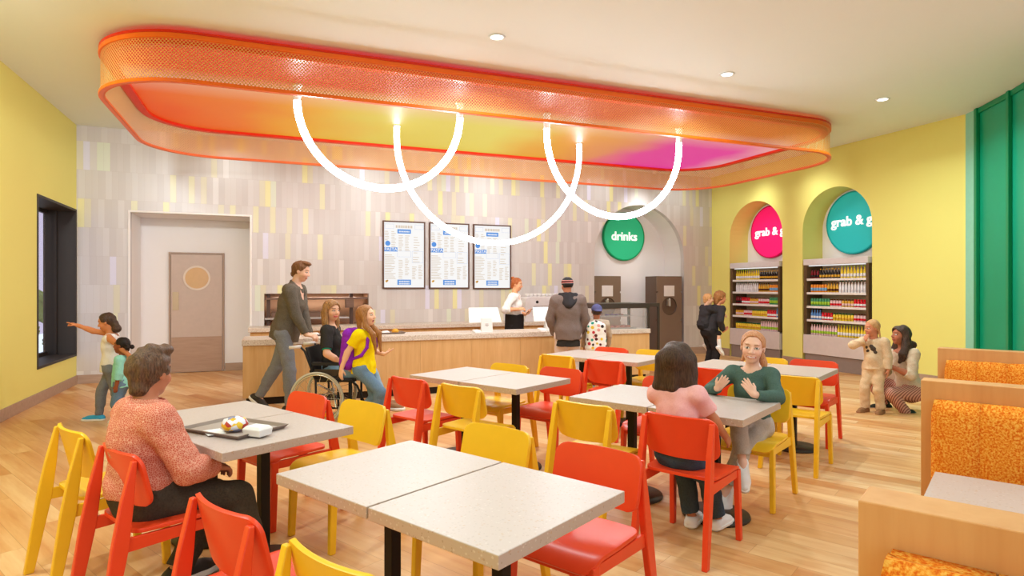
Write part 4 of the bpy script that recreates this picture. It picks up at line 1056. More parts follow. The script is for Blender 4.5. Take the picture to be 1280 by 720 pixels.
for n_, c_, d_ in (('jeans_blue', (112, 136, 158), (84, 106, 132)), ('jeans_light', (150, 178, 196), (112, 144, 170)), ('jeans_grey', (136, 136, 142), (104, 106, 116)), ('jeans_teal', (86, 130, 150), (60, 100, 124)), ('jeans_dark', (70, 84, 96), (50, 62, 76)), ('trousers_charcoal', (76, 66, 54), (52, 44, 36)), ('trousers_grey', (128, 120, 114), (104, 96, 92)), ('trousers_black', (48, 44, 44), (34, 32, 32)),
                   ('trousers_rose', (222, 204, 198), (198, 176, 170)), ('trousers_putty', (196, 184, 172), (168, 154, 142)), ('trousers_cream', (222, 190, 150), (192, 156, 116)),
                   ('shirt_white', (242, 234, 228), (222, 212, 204)), ('shirt_mint', (156, 220, 204), (128, 198, 182)), ('shirt_yellow', (252, 220, 16), (236, 196, 4)), ('shirt_pink', (244, 182, 178), (232, 160, 158)), ('shirt_forest', (84, 108, 98), (64, 84, 78)), ('shirt_black', (58, 54, 52), (40, 38, 38)), ('shirt_sand', (226, 196, 160), (198, 164, 126)), ('blouse_sand', (222, 198, 170), (190, 164, 136)),
                   ('jacket_grey', (132, 114, 108), (98, 84, 78)), ('jacket_black', (62, 58, 60), (42, 40, 42)), ('hoodie_stone', (196, 176, 156), (166, 146, 126)), ('apron_black', (44, 38, 36), (32, 28, 28)), ('pack_purple', (150, 50, 190), (116, 30, 158)), ('cap_blue', (98, 98, 140), (74, 74, 116)), ('red_cloth', (216, 30, 30), (180, 16, 20)), ('teal_cloth', (30, 160, 140), (20, 130, 116))):
    fabric(n_, c_, d_, 120, bump=.14)
fabric('knit_grey', (116, 106, 94), (50, 44, 38), 170, bump=.5)
plain('belt_black', (34, 30, 28), .5); plain('shoe_white', (240, 234, 230), .5); plain('shoe_dark', (56, 48, 42), .5); plain('shoe_blue', (60, 170, 220), .5); plain('shoe_tan', (150, 104, 66), .6); plain('sole_white', (244, 240, 234), .5); plain('lace_yellow', (250, 220, 60), .5); plain('boot_green', (40, 44, 36), .6); plain('shoe_multi', (150, 160, 190), .6, var=.3, scale=60)
def shirt_coral():
    m, t = base('shirt_coral', (222, 120, 96), .85, spec=.1)
    o = t.obj(); v = t.add('ShaderNodeTexVoronoi', feature='DISTANCE_TO_EDGE'); t.l.new(o, v.inputs['Vector']); v.inputs['Scale'].default_value = 105; v.inputs['Randomness'].default_value = .9
    t.l.new(t.ramp(v.outputs['Distance'], [(.0, s2l((238, 190, 164))), (.07, s2l((220, 136, 110))), (.18, s2l((206, 104, 82)))]), t.b.inputs['Base Color'])
    t.bump(t.noise(t.mapped(o, (1, 1, .6)), 10, 4), .35, .02)
def dots():
    m, t = base('pack_dots', (244, 238, 232), .8)
    v = t.add('ShaderNodeTexVoronoi'); t.l.new(t.obj(), v.inputs['Vector']); v.inputs['Scale'].default_value = 15; v.inputs['Randomness'].default_value = .7
    sp = t.add('ShaderNodeSeparateColor'); t.l.new(v.outputs['Color'], sp.inputs[0])
    cc = t.ramp(sp.outputs[0], [(0, s2l((96, 40, 40))), (.25, s2l((40, 150, 130))), (.42, s2l((240, 200, 60))), (.58, s2l((60, 44, 44))), (.75, s2l((200, 50, 60))), (.9, s2l((236, 170, 160)))], 'CONSTANT')
    t.l.new(t.mix(t.math('LESS_THAN', v.outputs['Distance'], .36), s2l((246, 240, 234)), cc), t.b.inputs['Base Color'])
def stripes():
    m, t = base('trousers_rust_stripe', (196, 132, 110), .85)
    wv = t.add('ShaderNodeTexWave'); wv.bands_direction = 'DIAGONAL'; t.l.new(t.mapped(t.obj(), (1.6, 1, 1)), wv.inputs['Vector']); wv.inputs['Scale'].default_value = 16
    t.l.new(t.ramp(wv.outputs['Fac'], [(.3, s2l((150, 92, 78))), (.7, s2l((222, 164, 142)))]), t.b.inputs['Base Color'])
def beanie():
    m, t = base('beanie_wool', (110, 100, 96), .95)
    wv = t.add('ShaderNodeTexWave'); wv.bands_direction = 'Z'; t.l.new(t.mapped(t.obj(), (.3, .3, 1)), wv.inputs['Vector']); wv.inputs['Scale'].default_value = 3.6; wv.inputs['Distortion'].default_value = 3
    t.l.new(t.ramp(wv.outputs['Fac'], [(.0, s2l((54, 50, 52))), (.4, s2l((196, 186, 178))), (.6, s2l((214, 60, 56))), (.85, s2l((70, 62, 62)))], 'CONSTANT'), t.b.inputs['Base Color'])
shirt_coral(); dots(); stripes(); beanie()

A3 = lambda *v: np.array(v, float)
def unit(v): v = np.array(v, float); return v / (np.linalg.norm(v) + 1e-9)
def ik(a, t, l1, l2, pole):
    """elbow or knee for a limb from a that reaches for t"""
    a, t = np.array(a, float), np.array(t, float); d = t - a; L = np.linalg.norm(d); u = d / L
    L = min(L, (l1 + l2) * .995); t = a + u * L
    c = (l1 * l1 - l2 * l2 + L * L) / (2 * L); hh = math.sqrt(max(0, l1 * l1 - c * c))
    p = np.array(pole, float); p = p - u * (p @ u); p = unit(p)
    return a + u * c + p * hh, t
class Person:
    def __init__(s, label, xy, face, H, hh=.135, w=1., sh=.105, hip=.05, skin=(224, 172, 142), h=.007, group=None, z=0., female=False):
        """face: heading measured in the viewer's frame, 0 = to the right of the picture, 90 = away"""
        s.H, s.hhk, s.w, s.sh, s.hip, s.skin, s.h = H, hh, w, sh, hip, skin, h
        s.root = thing('person', label, 'person', (xy[0], xy[1], z), math.radians(face - 90) - (PI / 2 - YAW), group)
        s.inv = (Matrix.Translation(s.root.location) @ Matrix.Rotation(s.root.rotation_euler.z, 4, 'Z')).inverted()
        s.hh = hh * H; k = 1 - hh; s.tl = .347 * k * H; s.neck = .049 * k * H; s.pz = .604 * k * H
        s.L1 = .285 * k * H; s.L2 = .275 * k * H; s.ank = .045 * k * H
        s.a1, s.a2, s.hs = .195 * k * H, .165 * k * H, .118 * k * H; s.female = female
    def at(s, px, py, Y):                        # a measured point of the photo at view depth Y, in this person's frame
        return np.array(s.inv @ at_depth(px, py, Y))
    def pose(s, pelvis=None, lean=(0, 0, 1), twist=0., feet=None, hands=None, poleA=((-.5, -1, -.3), (.5, -1, -.3)), poleL=((0, 1, 0), (0, 1, 0)), head=(0, 0, 0), hvec=None, toes=None, shrug=(0, 0), neckdir=None, hiptwist=0.):
        H = s.H; rz = lambda v, a: A3(v[0] * math.cos(a) - v[1] * math.sin(a), v[0] * math.sin(a) + v[1] * math.cos(a), v[2])
        s.P = np.array(pelvis if pelvis is not None else (0, 0, s.pz), float); s.ax = unit(lean)
        tw = math.radians(twist); r0 = rz((1, 0, 0), tw); s.fw = unit(np.cross(s.ax, r0)); s.rt = np.cross(s.fw, s.ax)
        s.hr = rz((1, 0, 0), math.radians(hiptwist)); s.N = s.P + s.ax * s.tl
        s.S = [s.P + s.ax * s.tl * .93 + s.rt * sg * s.sh * H * .93 + A3(0, 0, shrug[i]) for i, sg in enumerate((-1, 1))]
        s.HJ = [s.P + s.hr * sg * s.hip * H - A3(0, 0, .02 * H) for sg in (-1, 1)]
        ft = feet or ((-.055 * H, 0, s.ank), (.055 * H, 0, s.ank)); s.K, s.F = [], []
        for i in (0, 1):
            k, f = ik(s.HJ[i], ft[i], s.L1, s.L2, poleL[i]); s.K.append(k); s.F.append(f)
        hd = hands or ((-.14 * H, .02, s.pz - .03 * H), (.14 * H, .02, s.pz - .03 * H)); s.E, s.W = [], []
        for i in (0, 1):
            e, f = ik(s.S[i], hd[i], s.a1, s.a2, poleA[i]); s.E.append(e); s.W.append(f)
        s.hv = [unit(hvec[i]) if hvec and hvec[i] is not None else unit(s.W[i] - s.E[i]) for i in (0, 1)]
        s.toe = [unit(toes[i]) if toes and toes[i] is not None else unit((.12 * (i * 2 - 1), 1, 0)) for i in (0, 1)]
        nd = unit(neckdir) if neckdir is not None else unit(s.ax * .6 + A3(0, .06, .5)); s.Hb = s.N + nd * s.neck     # chin level, centre of the neck
        yw, pt, ro = [math.radians(q) for q in head]                                     # yaw left +, pitch up +, roll
        f = A3(-math.sin(yw) * math.cos(pt), math.cos(yw) * math.cos(pt), math.sin(pt)); r = A3(math.cos(yw), math.sin(yw), 0)
        u = np.cross(r, f); s.hr_ = r * math.cos(ro) + u * math.sin(ro); s.hu = np.cross(s.hr_, f); s.hf = f
        s.hax = np.array([s.hr_, s.hf, s.hu])
        s.H0 = s.Hb + nd * 0 + s.hf * .10 * s.hh                                          # origin of the head frame: below the skull, at chin level
        return s
    def hp(s, r, f, u): return s.H0 + (s.hr_ * r + s.hf * f + s.hu * u) * s.hh
    def levels(s, off=0.):
        H, w_ = s.H * s.w, 1.
        L = [(-.07, .078, .062), (.08, .086, .066), (.36, .070, .054), (.62, .082, .062), (.82, .084, .052)]
        if s.female: L = [(-.07, .080, .064), (.08, .086, .064), (.40, .062, .048), (.62, .072, .056), (.82, .074, .046)]
        return [(t, wd * H + off, dp * H + off) for t, wd, dp in L]
    def torso(s, g, off=0., k=None, t0=-.07, belly=0.):
        H = s.H; k = k or .03 * H; L = [q for q in s.levels(off) if q[0] >= t0 - 1e-6]
        for sg in (-1, 0, 1):
            for (ta, wa, da), (tb, wb, db) in zip(L, L[1:]):
                ra = s.hr if ta < .2 else s.rt; rb = s.hr if tb < .2 else s.rt
                g.cone(s.P + s.ax * ta * s.tl + ra * sg * (wa - da), s.P + s.ax * tb * s.tl + rb * sg * (wb - db), da, db, k)
        for i in (0, 1): g.cone(s.N - s.ax * .02 * H, s.S[i] - s.ax * .012 * H, .036 * H * s.w + off, .034 * H * s.w + off, k)
        if s.female:
            for sg in (-1, 1): g.ell(s.P + s.ax * .62 * s.tl + s.rt * sg * .036 * H + s.fw * .036 * H, [.032 * H + off] * 3, None, .025)
        if belly: g.ell(s.P + s.ax * .3 * s.tl + s.fw * .03 * H, (.07 * H + off, (.06 + belly) * H, .09 * H), None, k)
    def leg(s, g, i, off=0., end=1., flare=0., k=.02):
        H = s.H * s.w; a, b, c = s.HJ[i], s.K[i], s.F[i]
        g.cone(a, b, .054 * H + off, .036 * H + off, .03)
        c2 = b + (c - b) * end; r2 = (.036 + (.022 - .036) * end) * H + off + flare
        g.cone(b, c2, .036 * H + off, r2, .02, [(c2, c - b)] if end < 1 else ())
        back = unit(np.cross(np.cross(c - b, b - a), c - b)) if np.linalg.norm(np.cross(c - b, b - a)) > 1e-4 else A3(0, -1, 0)
        kd = unit(b - (a + c) / 2); m_ = b + (c - b) * .3 - kd * .012 * H
        if end > .5: g.cone(b + (c - b) * .12 - kd * .006 * H, b + (c - b) * .5 - kd * .006 * H, .034 * H + off, .03 * H + off, .02)
        g.ell(a - A3(0, 1, 0) * .0, [.056 * H + off] * 3, None, .03)
    def arm(s, g, i, off=0., t=2., flare=0.):
        """t: 0..1 to the elbow, 1..2 to the wrist"""
        H = s.H * s.w; a, b, c = s.S[i], s.E[i], s.W[i]
        ru, re, rw = .031 * H + off, .024 * H + off, .017 * H + off
        if t <= 1:
            e = a + (b - a) * t; g.cone(a, e, ru, ru + (re - ru) * t + flare, .025, [(e, b - a)])
        else:
            g.cone(a, b, ru, re, .025); e = b + (c - b) * (t - 1); last = t < 2
            g.cone(b, e, re, re + (rw - re) * (t - 1) + flare, .018, [(e, c - b)] if last else ())
            if not last or t > 1.6: g.cone(b + (c - b) * .1, b + (c - b) * .4, re * 1.03, re * .98, .015)
    def hand(s, g, i, palm=None, curl=.35, spread=.1, curls=None, thumb=.6):
        """palm: direction the palm faces"""
        hs = s.hs; d = s.hv[i]; sg = 1 if i else -1
        pn = np.array(palm if palm is not None else (-sg, 0, 0), float); pn = unit(pn - d * (pn @ d)); lat = np.cross(d, pn) * sg          # towards the thumb side
        if palm is None and (lat @ A3(0, 1, 0)) < 0: lat = -lat
        s.lat = getattr(s, 'lat', {}); W = s.W[i]; r = hs * .062
        g.cone(s.E[i] + (W - s.E[i]) * .8, W + d * hs * .1, .018 * s.H * s.w, hs * .12, .01)
        for j, (o, L) in enumerate(((.165, .40), (.055, .45), (-.055, .42), (-.16, .33))):
            kn = W + d * hs * (.50 - .02 * abs(j - 1)) + lat * hs * o
            g.cone(W + d * hs * .05 + lat * hs * o * .7, kn, hs * .085, hs * .072, .006)
            c = curls[j] if curls else curl * (1 + .12 * j); dd = unit(d + lat * (o * spread * 4)); p = kn
            for m_, f in ((0, .45), (1, .32), (2, .25)):
                ang = c * (.6 + .45 * m_); v = unit(dd * math.cos(ang) + pn * math.sin(ang)); q = p + v * hs * L * f
                g.cone(p, q, r * (1.05 - .1 * m_), r * (.97 - .12 * m_), .003); p = q
        tb = W + d * hs * .14 + lat * hs * .15; v = unit(d * .75 + lat * thumb + pn * .35); q = tb + v * hs * .24
        g.cone(W + d * hs * .1 + lat * hs * .08, tb, hs * .09, hs * .08, .006); g.cone(tb, q, hs * .078, hs * .068, .004)
        g.cone(q, q + unit(d * .9 + lat * .25 + pn * .45) * hs * .2, hs * .066, hs * .055, .003)
    def foot(s, g, i, off=0., k=.015):
        H = s.H; a, t = s.F[i], s.toe[i]; up = A3(0, 0, 1) if abs(t[2]) < .9 else A3(0, 1, 0)
        n = unit(up - t * (up @ t)); h = a - n * s.ank * .5
        heel = h - t * .022 * H; ball = h + t * .082 * H - n * s.ank * .1; tip = h + t * .118 * H - n * s.ank * .18
        g.cone(a, heel, .022 * H + off, .024 * H + off, k); g.cone(heel, ball, .023 * H + off, .022 * H + off, k); g.cone(a, ball, .021 * H + off, .02 * H + off, k); g.cone(ball, tip, .022 * H + off, .016 * H + off, k)
        return heel, ball, tip, n
    def bounds(s):
        P = np.array([s.P, s.N, *s.S, *s.HJ, *s.K, *s.F, *s.E, *s.W] + [s.W[i] + s.hv[i] * s.hs * 1.2 for i in (0, 1)] + [s.F[i] + s.toe[i] * .16 * s.H for i in (0, 1)] + [s.hp(a, b, c) for a in (-.6, .6) for b in (-.6, .7) for c in (-.1, 1.15)])
        m = .085 * s.H; lo, hi = P.min(0) - m, P.max(0) + m; return lo, hi
    def head(s, g, smile=0., open_=0.):
        hh = s.hh; e = lambda c, R, k=.012: g.ell(s.hp(*c), [q * hh for q in R], s.hax, k)
        k = .07 * hh
        e((0, -.04, .62), (.335, .415, .375), k); e((0, .10, .37), (.275, .285, .36), k * 1.3); e((0, .20, .11), (.13, .14, .11), k)
        for sg in (-1, 1):
            e((sg * .16, .24, .37), (.12, .12, .12), k)                                  # cheeks
            e((sg * .345, -.03, .47), (.035, .085, .12), .02 * hh)                         # ears
        e((0, .335, .635), (.20, .05, .05), k)                                            # brow
        for sg in (-1, 1): g.cut_ell(s.hp(sg * .145, .415, .525), [.085 * hh, .07 * hh, .055 * hh], s.hax, .04 * hh)
        g.cone(s.hp(0, .345, .565), s.hp(0, .455, .385), .035 * hh, .052 * hh, .05 * hh)
        for sg in (-1, 1): e((sg * .055, .40, .37), (.042, .05, .034), .03 * hh); e((sg * .145, .315, .52), (.072, .06, .05), .012 * hh)
        e((0, .365, .245), (.115 + .03 * smile, .04, .028), .03 * hh); e((0, .355, .195 - .05 * open_), (.095 + .02 * smile, .045, .03), .03 * hh)
        if open_: g.cut_ell(s.hp(0, .40, .222 - .02 * open_), [.08 * hh, .05 * hh, .03 * hh * open_ + .004], s.hax, .01 * hh)
        g.cone(s.N - s.ax * .03 * s.H, s.hp(0, -.10, .30), .034 * s.H * (.9 if s.female else 1) * (.5 + .5 * s.w), s.hh * .215, .02)
    def face_col(s, V, lips=(196, 96, 90), brow=(90, 60, 40), iris=(70, 50, 36), smile=0., open_=0., stubble=None):
        c = np.tile(np.array([*s2l(s.skin), 1.]), (len(V), 1)); q = ((V - s.H0) @ s.hax.T) / s.hh
        def paint(m, rgb, a=1.): c[m, :3] = c[m, :3] * (1 - a) + np.array(s2l(rgb)) * a
        r, f, u = q.T; fr = (f > .2) & (u > -.1) & (u < 1)
        ar = np.abs(r)
        paint(fr & (((ar - .19) / .1) ** 2 + ((u - .36) / .09) ** 2 < 1), (236, 130, 110), .18)
        uc = smile * .35 * r ** 2 * 6
        paint(fr & (f > .28) & (ar < .12 + .03 * smile) & (np.abs(u - .222 - uc * .3 + .02 * open_) < .038 + .03 * open_), lips, .8)
        if open_ or smile > .5: paint(fr & (f > .25) & (ar < .09 + .03 * smile) & (np.abs(u - .226 - uc * .25 + .02 * open_) < .014 + .02 * open_), (250, 244, 240) if smile > .5 else (90, 40, 36), .95)
        el = ((ar - .145) / .070) ** 2 + ((u - .520) / .032) ** 2
        paint(fr & (el < 1.35), (60, 40, 30), .8); paint(fr & (el < .85), (244, 238, 232)); paint(fr & (((ar - .145) / .034) ** 2 + ((u - .521) / .030) ** 2 < 1), iris)
        paint(fr & (np.abs(u - .625 + .6 * (ar - .14) ** 2) < .016) & (ar > .06) & (ar < .235), brow, .85)
        if stubble: paint((f > .05) & (u < .32) & (u > -.05), stubble, .35)
        return c
    def body(s, palms=(None, None), curl=(.35, .35), spread=(.1, .1), curls=(None, None), smile=0., open_=0., **kw):
        lo, hi = s.bounds(); g = Field(lo, hi, s.h); s.torso(g)
        for i in (0, 1): s.leg(g, i, -.002); s.arm(g, i); s.foot(g, i)
        s.head(g, smile, open_)
        for i in (0, 1): s.hand(g, i, palms[i], curl[i], spread[i], curls[i])
        V, Q = g.mesh(); return mesh_obj('body', V, Q, 'skin', s.root, s.face_col(V, smile=smile, open_=open_, **kw))
    def top(s, name, mat, off=.012, sleeve=2., hem=-.06, neck=.045, fl=.006, ripple=.004, extra=None, sleeves=(None, None), vneck=0., t0=-.07, freq=38, crop=None, belly=0.):
        lo, hi = s.bounds(); g = Field(lo, hi, s.h); s.torso(g, off, belly=belly)
        if hem < -.07:                                                                     # a long garment hangs below the hips
            b = s.P + s.ax * hem * s.tl
            for sg in (-1, 0, 1): w_, d_ = .086 * s.H * s.w + off, .068 * s.H * s.w + off; g.cone(s.P + s.hr * sg * (w_ - d_), b + s.hr * sg * (w_ - d_), d_, d_ + .01, .03 * s.H)
        for i in (0, 1):
            sl = sleeves[i] if sleeves[i] is not None else sleeve
            if sl: s.arm(g, i, off * .8, sl, fl if sl < 1.5 else fl * .4)
        hp = s.P + s.ax * hem * s.tl; g2 = None
        # hem and collar cuts act on the torso only, so mend the sleeves after cutting
        keep = g.f.copy(); g.cut_plane(hp, -s.ax)
        for i in (0, 1):
            sl = sleeves[i] if sleeves[i] is not None else sleeve
            if sl: s.arm(g, i, off * .8, sl, fl if sl < 1.5 else fl * .4)
        nk = neck * s.H
        g.cut_cone(s.N + s.ax * (.006 * s.H), s.N + s.ax * .12 * s.H + s.fw * .02 * s.H, nk, nk * 1.6)
        if vneck: g.cut_ell(s.N + s.fw * .06 * s.H - s.ax * .01 * s.H, (nk * .8, .07 * s.H, vneck * s.H), np.array([s.rt, s.fw, s.ax]), .005)
        if extra: extra(g)
        if ripple: g.ripple(ripple, freq, len(name) + int(s.H * 100))
        V, Q = g.mesh(); return mesh_obj(name, V, Q, mat, s.root)
    def trousers(s, name, mat, off=.009, end=.93, flare=.008, waist=.22, ripple=.004, ends=None, extra=None, freq=34):
        lo, hi = s.bounds(); g = Field(lo, hi, s.h); s.torso(g, off)
        g.cut_plane(s.P + s.ax * waist * s.tl, s.ax)
        for i in (0, 1): s.leg(g, i, off, ends[i] if ends else end, flare)
        if extra: extra(g)
        if ripple: g.ripple(ripple, freq, 7)
        V, Q = g.mesh(); return mesh_obj(name, V, Q, mat, s.root)
    def shoes(s, mat, sole='sole_white', off=.008, high=.0, name='shoe'):
        for i in (0, 1):
            a, t = s.F[i], s.toe[i]; P = np.array([a, a + t * .17 * s.H, a - t * .07 * s.H, a + A3(0, 0, .1)]); lo, hi = P.min(0) - .06, P.max(0) + .06
            g = Field(lo, hi, min(s.h, .006)); heel, ball, tip, n = s.foot(g, i, off)
            ca = a + n * (.012 + high) * s.H
            if high: g.cone(a, a + n * high * s.H, .027 * s.H + off, .028 * s.H + off, .01)
            g.cut_plane(ca, n)
            V, Q = g.mesh(); o = mesh_obj(name, V, Q, mat, s.root)
            if sole:
                g = Field(lo, hi, min(s.h, .006)); b = .019 * s.H; zz = n * (-s.ank * .48)
                for p, q_, r1, r2 in ((heel, ball, .027, .029), (ball, tip, .029, .022)): g.cone(p - n * .01 * s.H, q_ - n * .006 * s.H, r1 * s.H + off, r2 * s.H + off, .01)
                base_p = a - n * s.ank; g.cut_plane(base_p + n * .022 * s.H * .8, n); g.cut_plane(base_p - n * .002, -n)
                V, Q = g.mesh(); mesh_obj('sole', V, Q, sole, o)
    def hair(s, mat, fn, ripple=.004, freq=60, name='hair', m=.35, lo2=None, stretch=(1, 1, .35), h=None):
        P = np.array([s.hp(a, b, c) for a in (-.6, .6) for b in (-.7, .7) for c in (-.2, 1.2)]); lo, hi = P.min(0), P.max(0)
        if lo2 is not None: lo = np.minimum(lo, lo2[0]); hi = np.maximum(hi, lo2[1])
        g = Field(lo, hi, h or min(s.h, .006)); fn(g)
        if ripple: g.ripple(ripple, freq, 5, stretch)
        V, Q = g.mesh(); return mesh_obj(name, V, Q, mat, s.root)
    def cap_hair(s, g, vol=.05, front=.40, ears=True, brow=.80, nape=.28):
        """hair over the skull, cleared from the face"""
        hh = s.hh; g.ell(s.hp(0, -.06, .63), [(.345 + vol) * hh, (.42 + vol) * hh, (.385 + vol) * hh], s.hax, .02 * hh)
        g.cone(s.hp(0, -.22, .5), s.hp(0, -.27, nape), .25 * hh, .2 * hh, .06 * hh)
        g.cut_ell(s.hp(0, .42, .40), [.40 * hh, .44 * hh, brow * hh - .40 * hh], s.hax, .03 * hh)
        if ears: g.cut_ell(s.hp(0, .10, .30), [.6 * hh, .22 * hh, .27 * hh], s.hax, .03 * hh)

def xy_at(px, Y): v = at_depth(px, 360, Y); return (v.x, v.y)
def bag(name, label, cat, p, mat, build, h=.007, parts=()):
    """a soft bag shaped in a person's frame, but a thing of its own"""
    o = thing(name, label, cat, p.root.location, p.root.rotation_euler.z)
    for pn, m_, fn, lo, hi, rp in [('pouch', mat, build[0], build[1], build[2], .004)] + list(parts):
        g = Field(lo, hi, h); fn(g)
        if rp: g.ripple(rp, 40, 3)
        V, Q = g.mesh(); mesh_obj(pn, V, Q, m_, o)
    return o

# --- the seated man in coral, back to us
p = Person('man in a coral patterned shirt sitting with his back to us at the left table', (MAN_SEAT[0].x, MAN_SEAT[0].y), 50.3, 1.62, .14, 1.10, .118, skin=(196, 126, 92), h=.0055)
p.tl *= .80; p.neck *= .8
p.pose(pelvis=(-.05, -.085, .555), lean=(-.02, .02, 1), feet=((-.12, .10, .085), (.13, .40, .085)), hands=((-.10, .20, .63), (.07, .19, .625)), poleA=((-1, -.7, -.2), (1, -.8, -.3)), poleL=((-.1, 1, .5), (.12, 1, .4)),
       hvec=((.4, .7, -.25), (-.3, .8, -.2)), head=(26, -4, 0))
p.body(palms=((.2, -.2, -1), (-.2, -.2, -1)), curl=(.7, .7))
p.top('shirt', 'shirt_coral', .020, 1.9, -.02, .044, .008, .0075, freq=26)
g = Field(p.N - .16, p.N + .16, .005)
for a in range(90):
    t = 2 * PI * a / 90; q = p.N + p.rt * math.cos(t) * .070 + p.fw * (math.sin(t) * .066 + .004) + p.ax * (.012 - .012 * math.sin(t)); g.cone(q - p.ax * .022 + (q - p.N) * .18, q + p.ax * .026, .011, .007, .004)
mesh_obj('collar', *g.mesh(), 'shirt_coral', p.root)
p.trousers('jeans', 'trousers_charcoal', .012, .97, .012, .16)
g = Field(*p.bounds(), .006)
for sg in (-1, 0, 1): w_, d_ = .086 * p.H * p.w + .017, .066 * p.H * p.w + .017; c = p.P + p.ax * .06 * p.tl + p.hr * sg * (w_ - d_); g.cone(c - p.ax * .016, c + p.ax * .016, d_, d_, .03)
g.cut_plane(p.P + p.ax * .10 * p.tl, p.ax); g.cut_plane(p.P + p.ax * .02 * p.tl, -p.ax); mesh_obj('belt', *g.mesh(), 'belt_black', p.root)
p.shoes('shoe_dark', 'sole_white')
def hr_(g):
    p.cap_hair(g, .045, brow=.88, nape=.20, ears=False); hh = p.hh
    g.ell(p.hp(0, .06, .96), [.30 * hh, .34 * hh, .16 * hh], p.hax, .05 * hh); g.ell(p.hp(.10, .26, .98), [.20 * hh, .18 * hh, .13 * hh], p.hax, .05 * hh)
    g.cut_ell(p.hp(0, .12, .26), [.6 * hh, .2 * hh, .24 * hh], p.hax, .02 * hh)
p.hair('hair_brown', hr_, .0065, 75, stretch=(1, 1, .6), h=.005)

# --- the girl in pink, back to us
p = Person('girl in a pink top with a dark bob, sitting with her back to us', (PINK_SEAT[0].x, PINK_SEAT[0].y), 50.3, 1.25, .168, 1.0, .108, skin=(204, 134, 96), h=.0055, female=False)
p.pose(pelvis=(-.06, -.06, .548), lean=(-.06, .03, .99), feet=((-.09, .20, .06), (.05, .26, .06)), hands=((-.10, .28, .68), (.13, .20, .60)), poleA=((-1, -.5, -.4), (.8, -1, -.3)), poleL=((-.2, 1, .5), (.2, 1, .5)), head=(12, 0, 0))
p.body()
p.top('shirt', 'shirt_pink', .014, .62, .04, .05, .010, .005, freq=30)
p.trousers('jeans', 'jeans_dark', .012, .84, .014, .2)
p.shoes('shoe_white')
def hr_(g):
    hh = p.hh; p.cap_hair(g, .12, ears=False, brow=.82)
    for a in (-1, -.5, 0, .5, 1):
        g.cone(p.hp(.30 * a, -.22 + .1 * abs(a), .6), p.hp(.42 * a, -.30 + .16 * abs(a), -.14), .27 * hh, .19 * hh, .08 * hh); g.ell(p.hp(.47 * a, -.30 + .18 * abs(a), -.20), [.19 * hh, .18 * hh, .14 * hh], p.hax, .08 * hh)
    g.cut_ell(p.hp(0, .44, .40), [.36 * hh, .42 * hh, .44 * hh], p.hax, .03 * hh)
P_ = np.array([p.hp(a, b, c) for a in (-.8, .8) for b in (-.8, .6) for c in (-.55, 1.2)])
p.hair('hair_dark', hr_, .009, 40, lo2=(P_.min(0), P_.max(0)))
# --- the girl in green, facing us
p = Person('smiling girl in a dark green top talking with raised hands at the table', (GREEN_SEAT[0].x, GREEN_SEAT[0].y), 50.3 + 180, 1.32, .168, .94, .106, skin=(240, 190, 164), h=.005)
p.pose(pelvis=(0, -.05, .548), lean=(-.0, .03, 1), twist=10, feet=((.06, .31, .12), (-.05, .30, .33)), hands=((-.10, .22, .79), (.17, .17, .80)), poleA=((-1, -.5, -.6), (1, -.5, -.6)), poleL=((-.1, 1, .5), (-.1, .8, .8)),
       hvec=((.55, .1, .8), (-.55, .25, .62)), toes=((-.1, .55, -.8), (-.3, .6, -.7)), head=(14, -2, 5))
p.body(palms=((.5, -.8, -.1), (-.4, -.3, .85)), curl=(.12, .22), spread=(.24, .28), smile=1., lips=(206, 96, 90), brow=(170, 116, 80), iris=(90, 84, 76))
p.top('top', 'shirt_forest', .012, 1.86, -.04, .056, .006, .005, freq=30)
p.trousers('trousers', 'trousers_putty', .012, .80, .010, .2)
p.shoes('shoe_white')
def hr_(g):
    hh = p.hh; p.cap_hair(g, .035, brow=.93, ears=True); g.cone(p.hp(-.16, -.40, .40), p.hp(-.36, -.26, .0), .12 * hh, .10 * hh, .05 * hh); g.cone(p.hp(-.36, -.26, .0), p.hp(-.42, -.16, -.22), .11 * hh, .05 * hh, .04 * hh)
    g.cone(p.hp(.2, -.40, .36), p.hp(.30, -.26, .0), .10 * hh, .06 * hh, .05 * hh)
p.hair('hair_strawberry', hr_, .004, 90, lo2=(p.hp(-.6, -.6, -.35) - .05, p.hp(.6, .6, 1.2) + .03), h=.005)
# --- the man in the cardigan pushing the wheelchair
Y = 7.55
p = Person('tall man in a grey knit cardigan pushing the wheelchair', xy_at(358, Y), 0, 1.84, .13, 1.0, .112, skin=(240, 190, 164), h=.007)
p.pose(pelvis=p.at(357, 413, Y), lean=(0, .22, .97), feet=(p.at(322, 499, Y + .1), p.at(362, 510, Y - .10)), hands=(p.at(389, 429, Y + .16), p.at(387, 430, Y - .10)), poleA=((-.5, -1, -.3), (.4, -1, -.3)), poleL=((0, 1, .1), (0, 1, 0)),
       hvec=((.1, .9, -.2), (-.1, .9, -.2)), toes=((0, .75, -.66), (0, 1, -.02)), head=(4, -14, 0))
p.body(palms=((.4, 0, -1), (-.4, 0, -1)), curl=(1.0, 1.0), brow=(120, 76, 46), stubble=(200, 140, 116))
def collar(g):
    for a in range(28):
        t = 2 * PI * a / 28; up = .055 * (1 - math.sin(t)) / 2 + .004; q = p.N + p.rt * math.cos(t) * .082 + p.fw * (math.sin(t) * .078 + .012) - p.ax * .03 * max(0, math.sin(t))
        g.cone(q - p.ax * .02, q + p.ax * up, .017, .012, .01)
p.top('cardigan', 'knit_grey', .016, 1.94, -.20, .05, .004, .005, collar, vneck=.07, freq=30)
p.trousers('jeans', 'jeans_grey', .008, .95, .006, .1)
p.shoes('shoe_dark', 'sole_white')
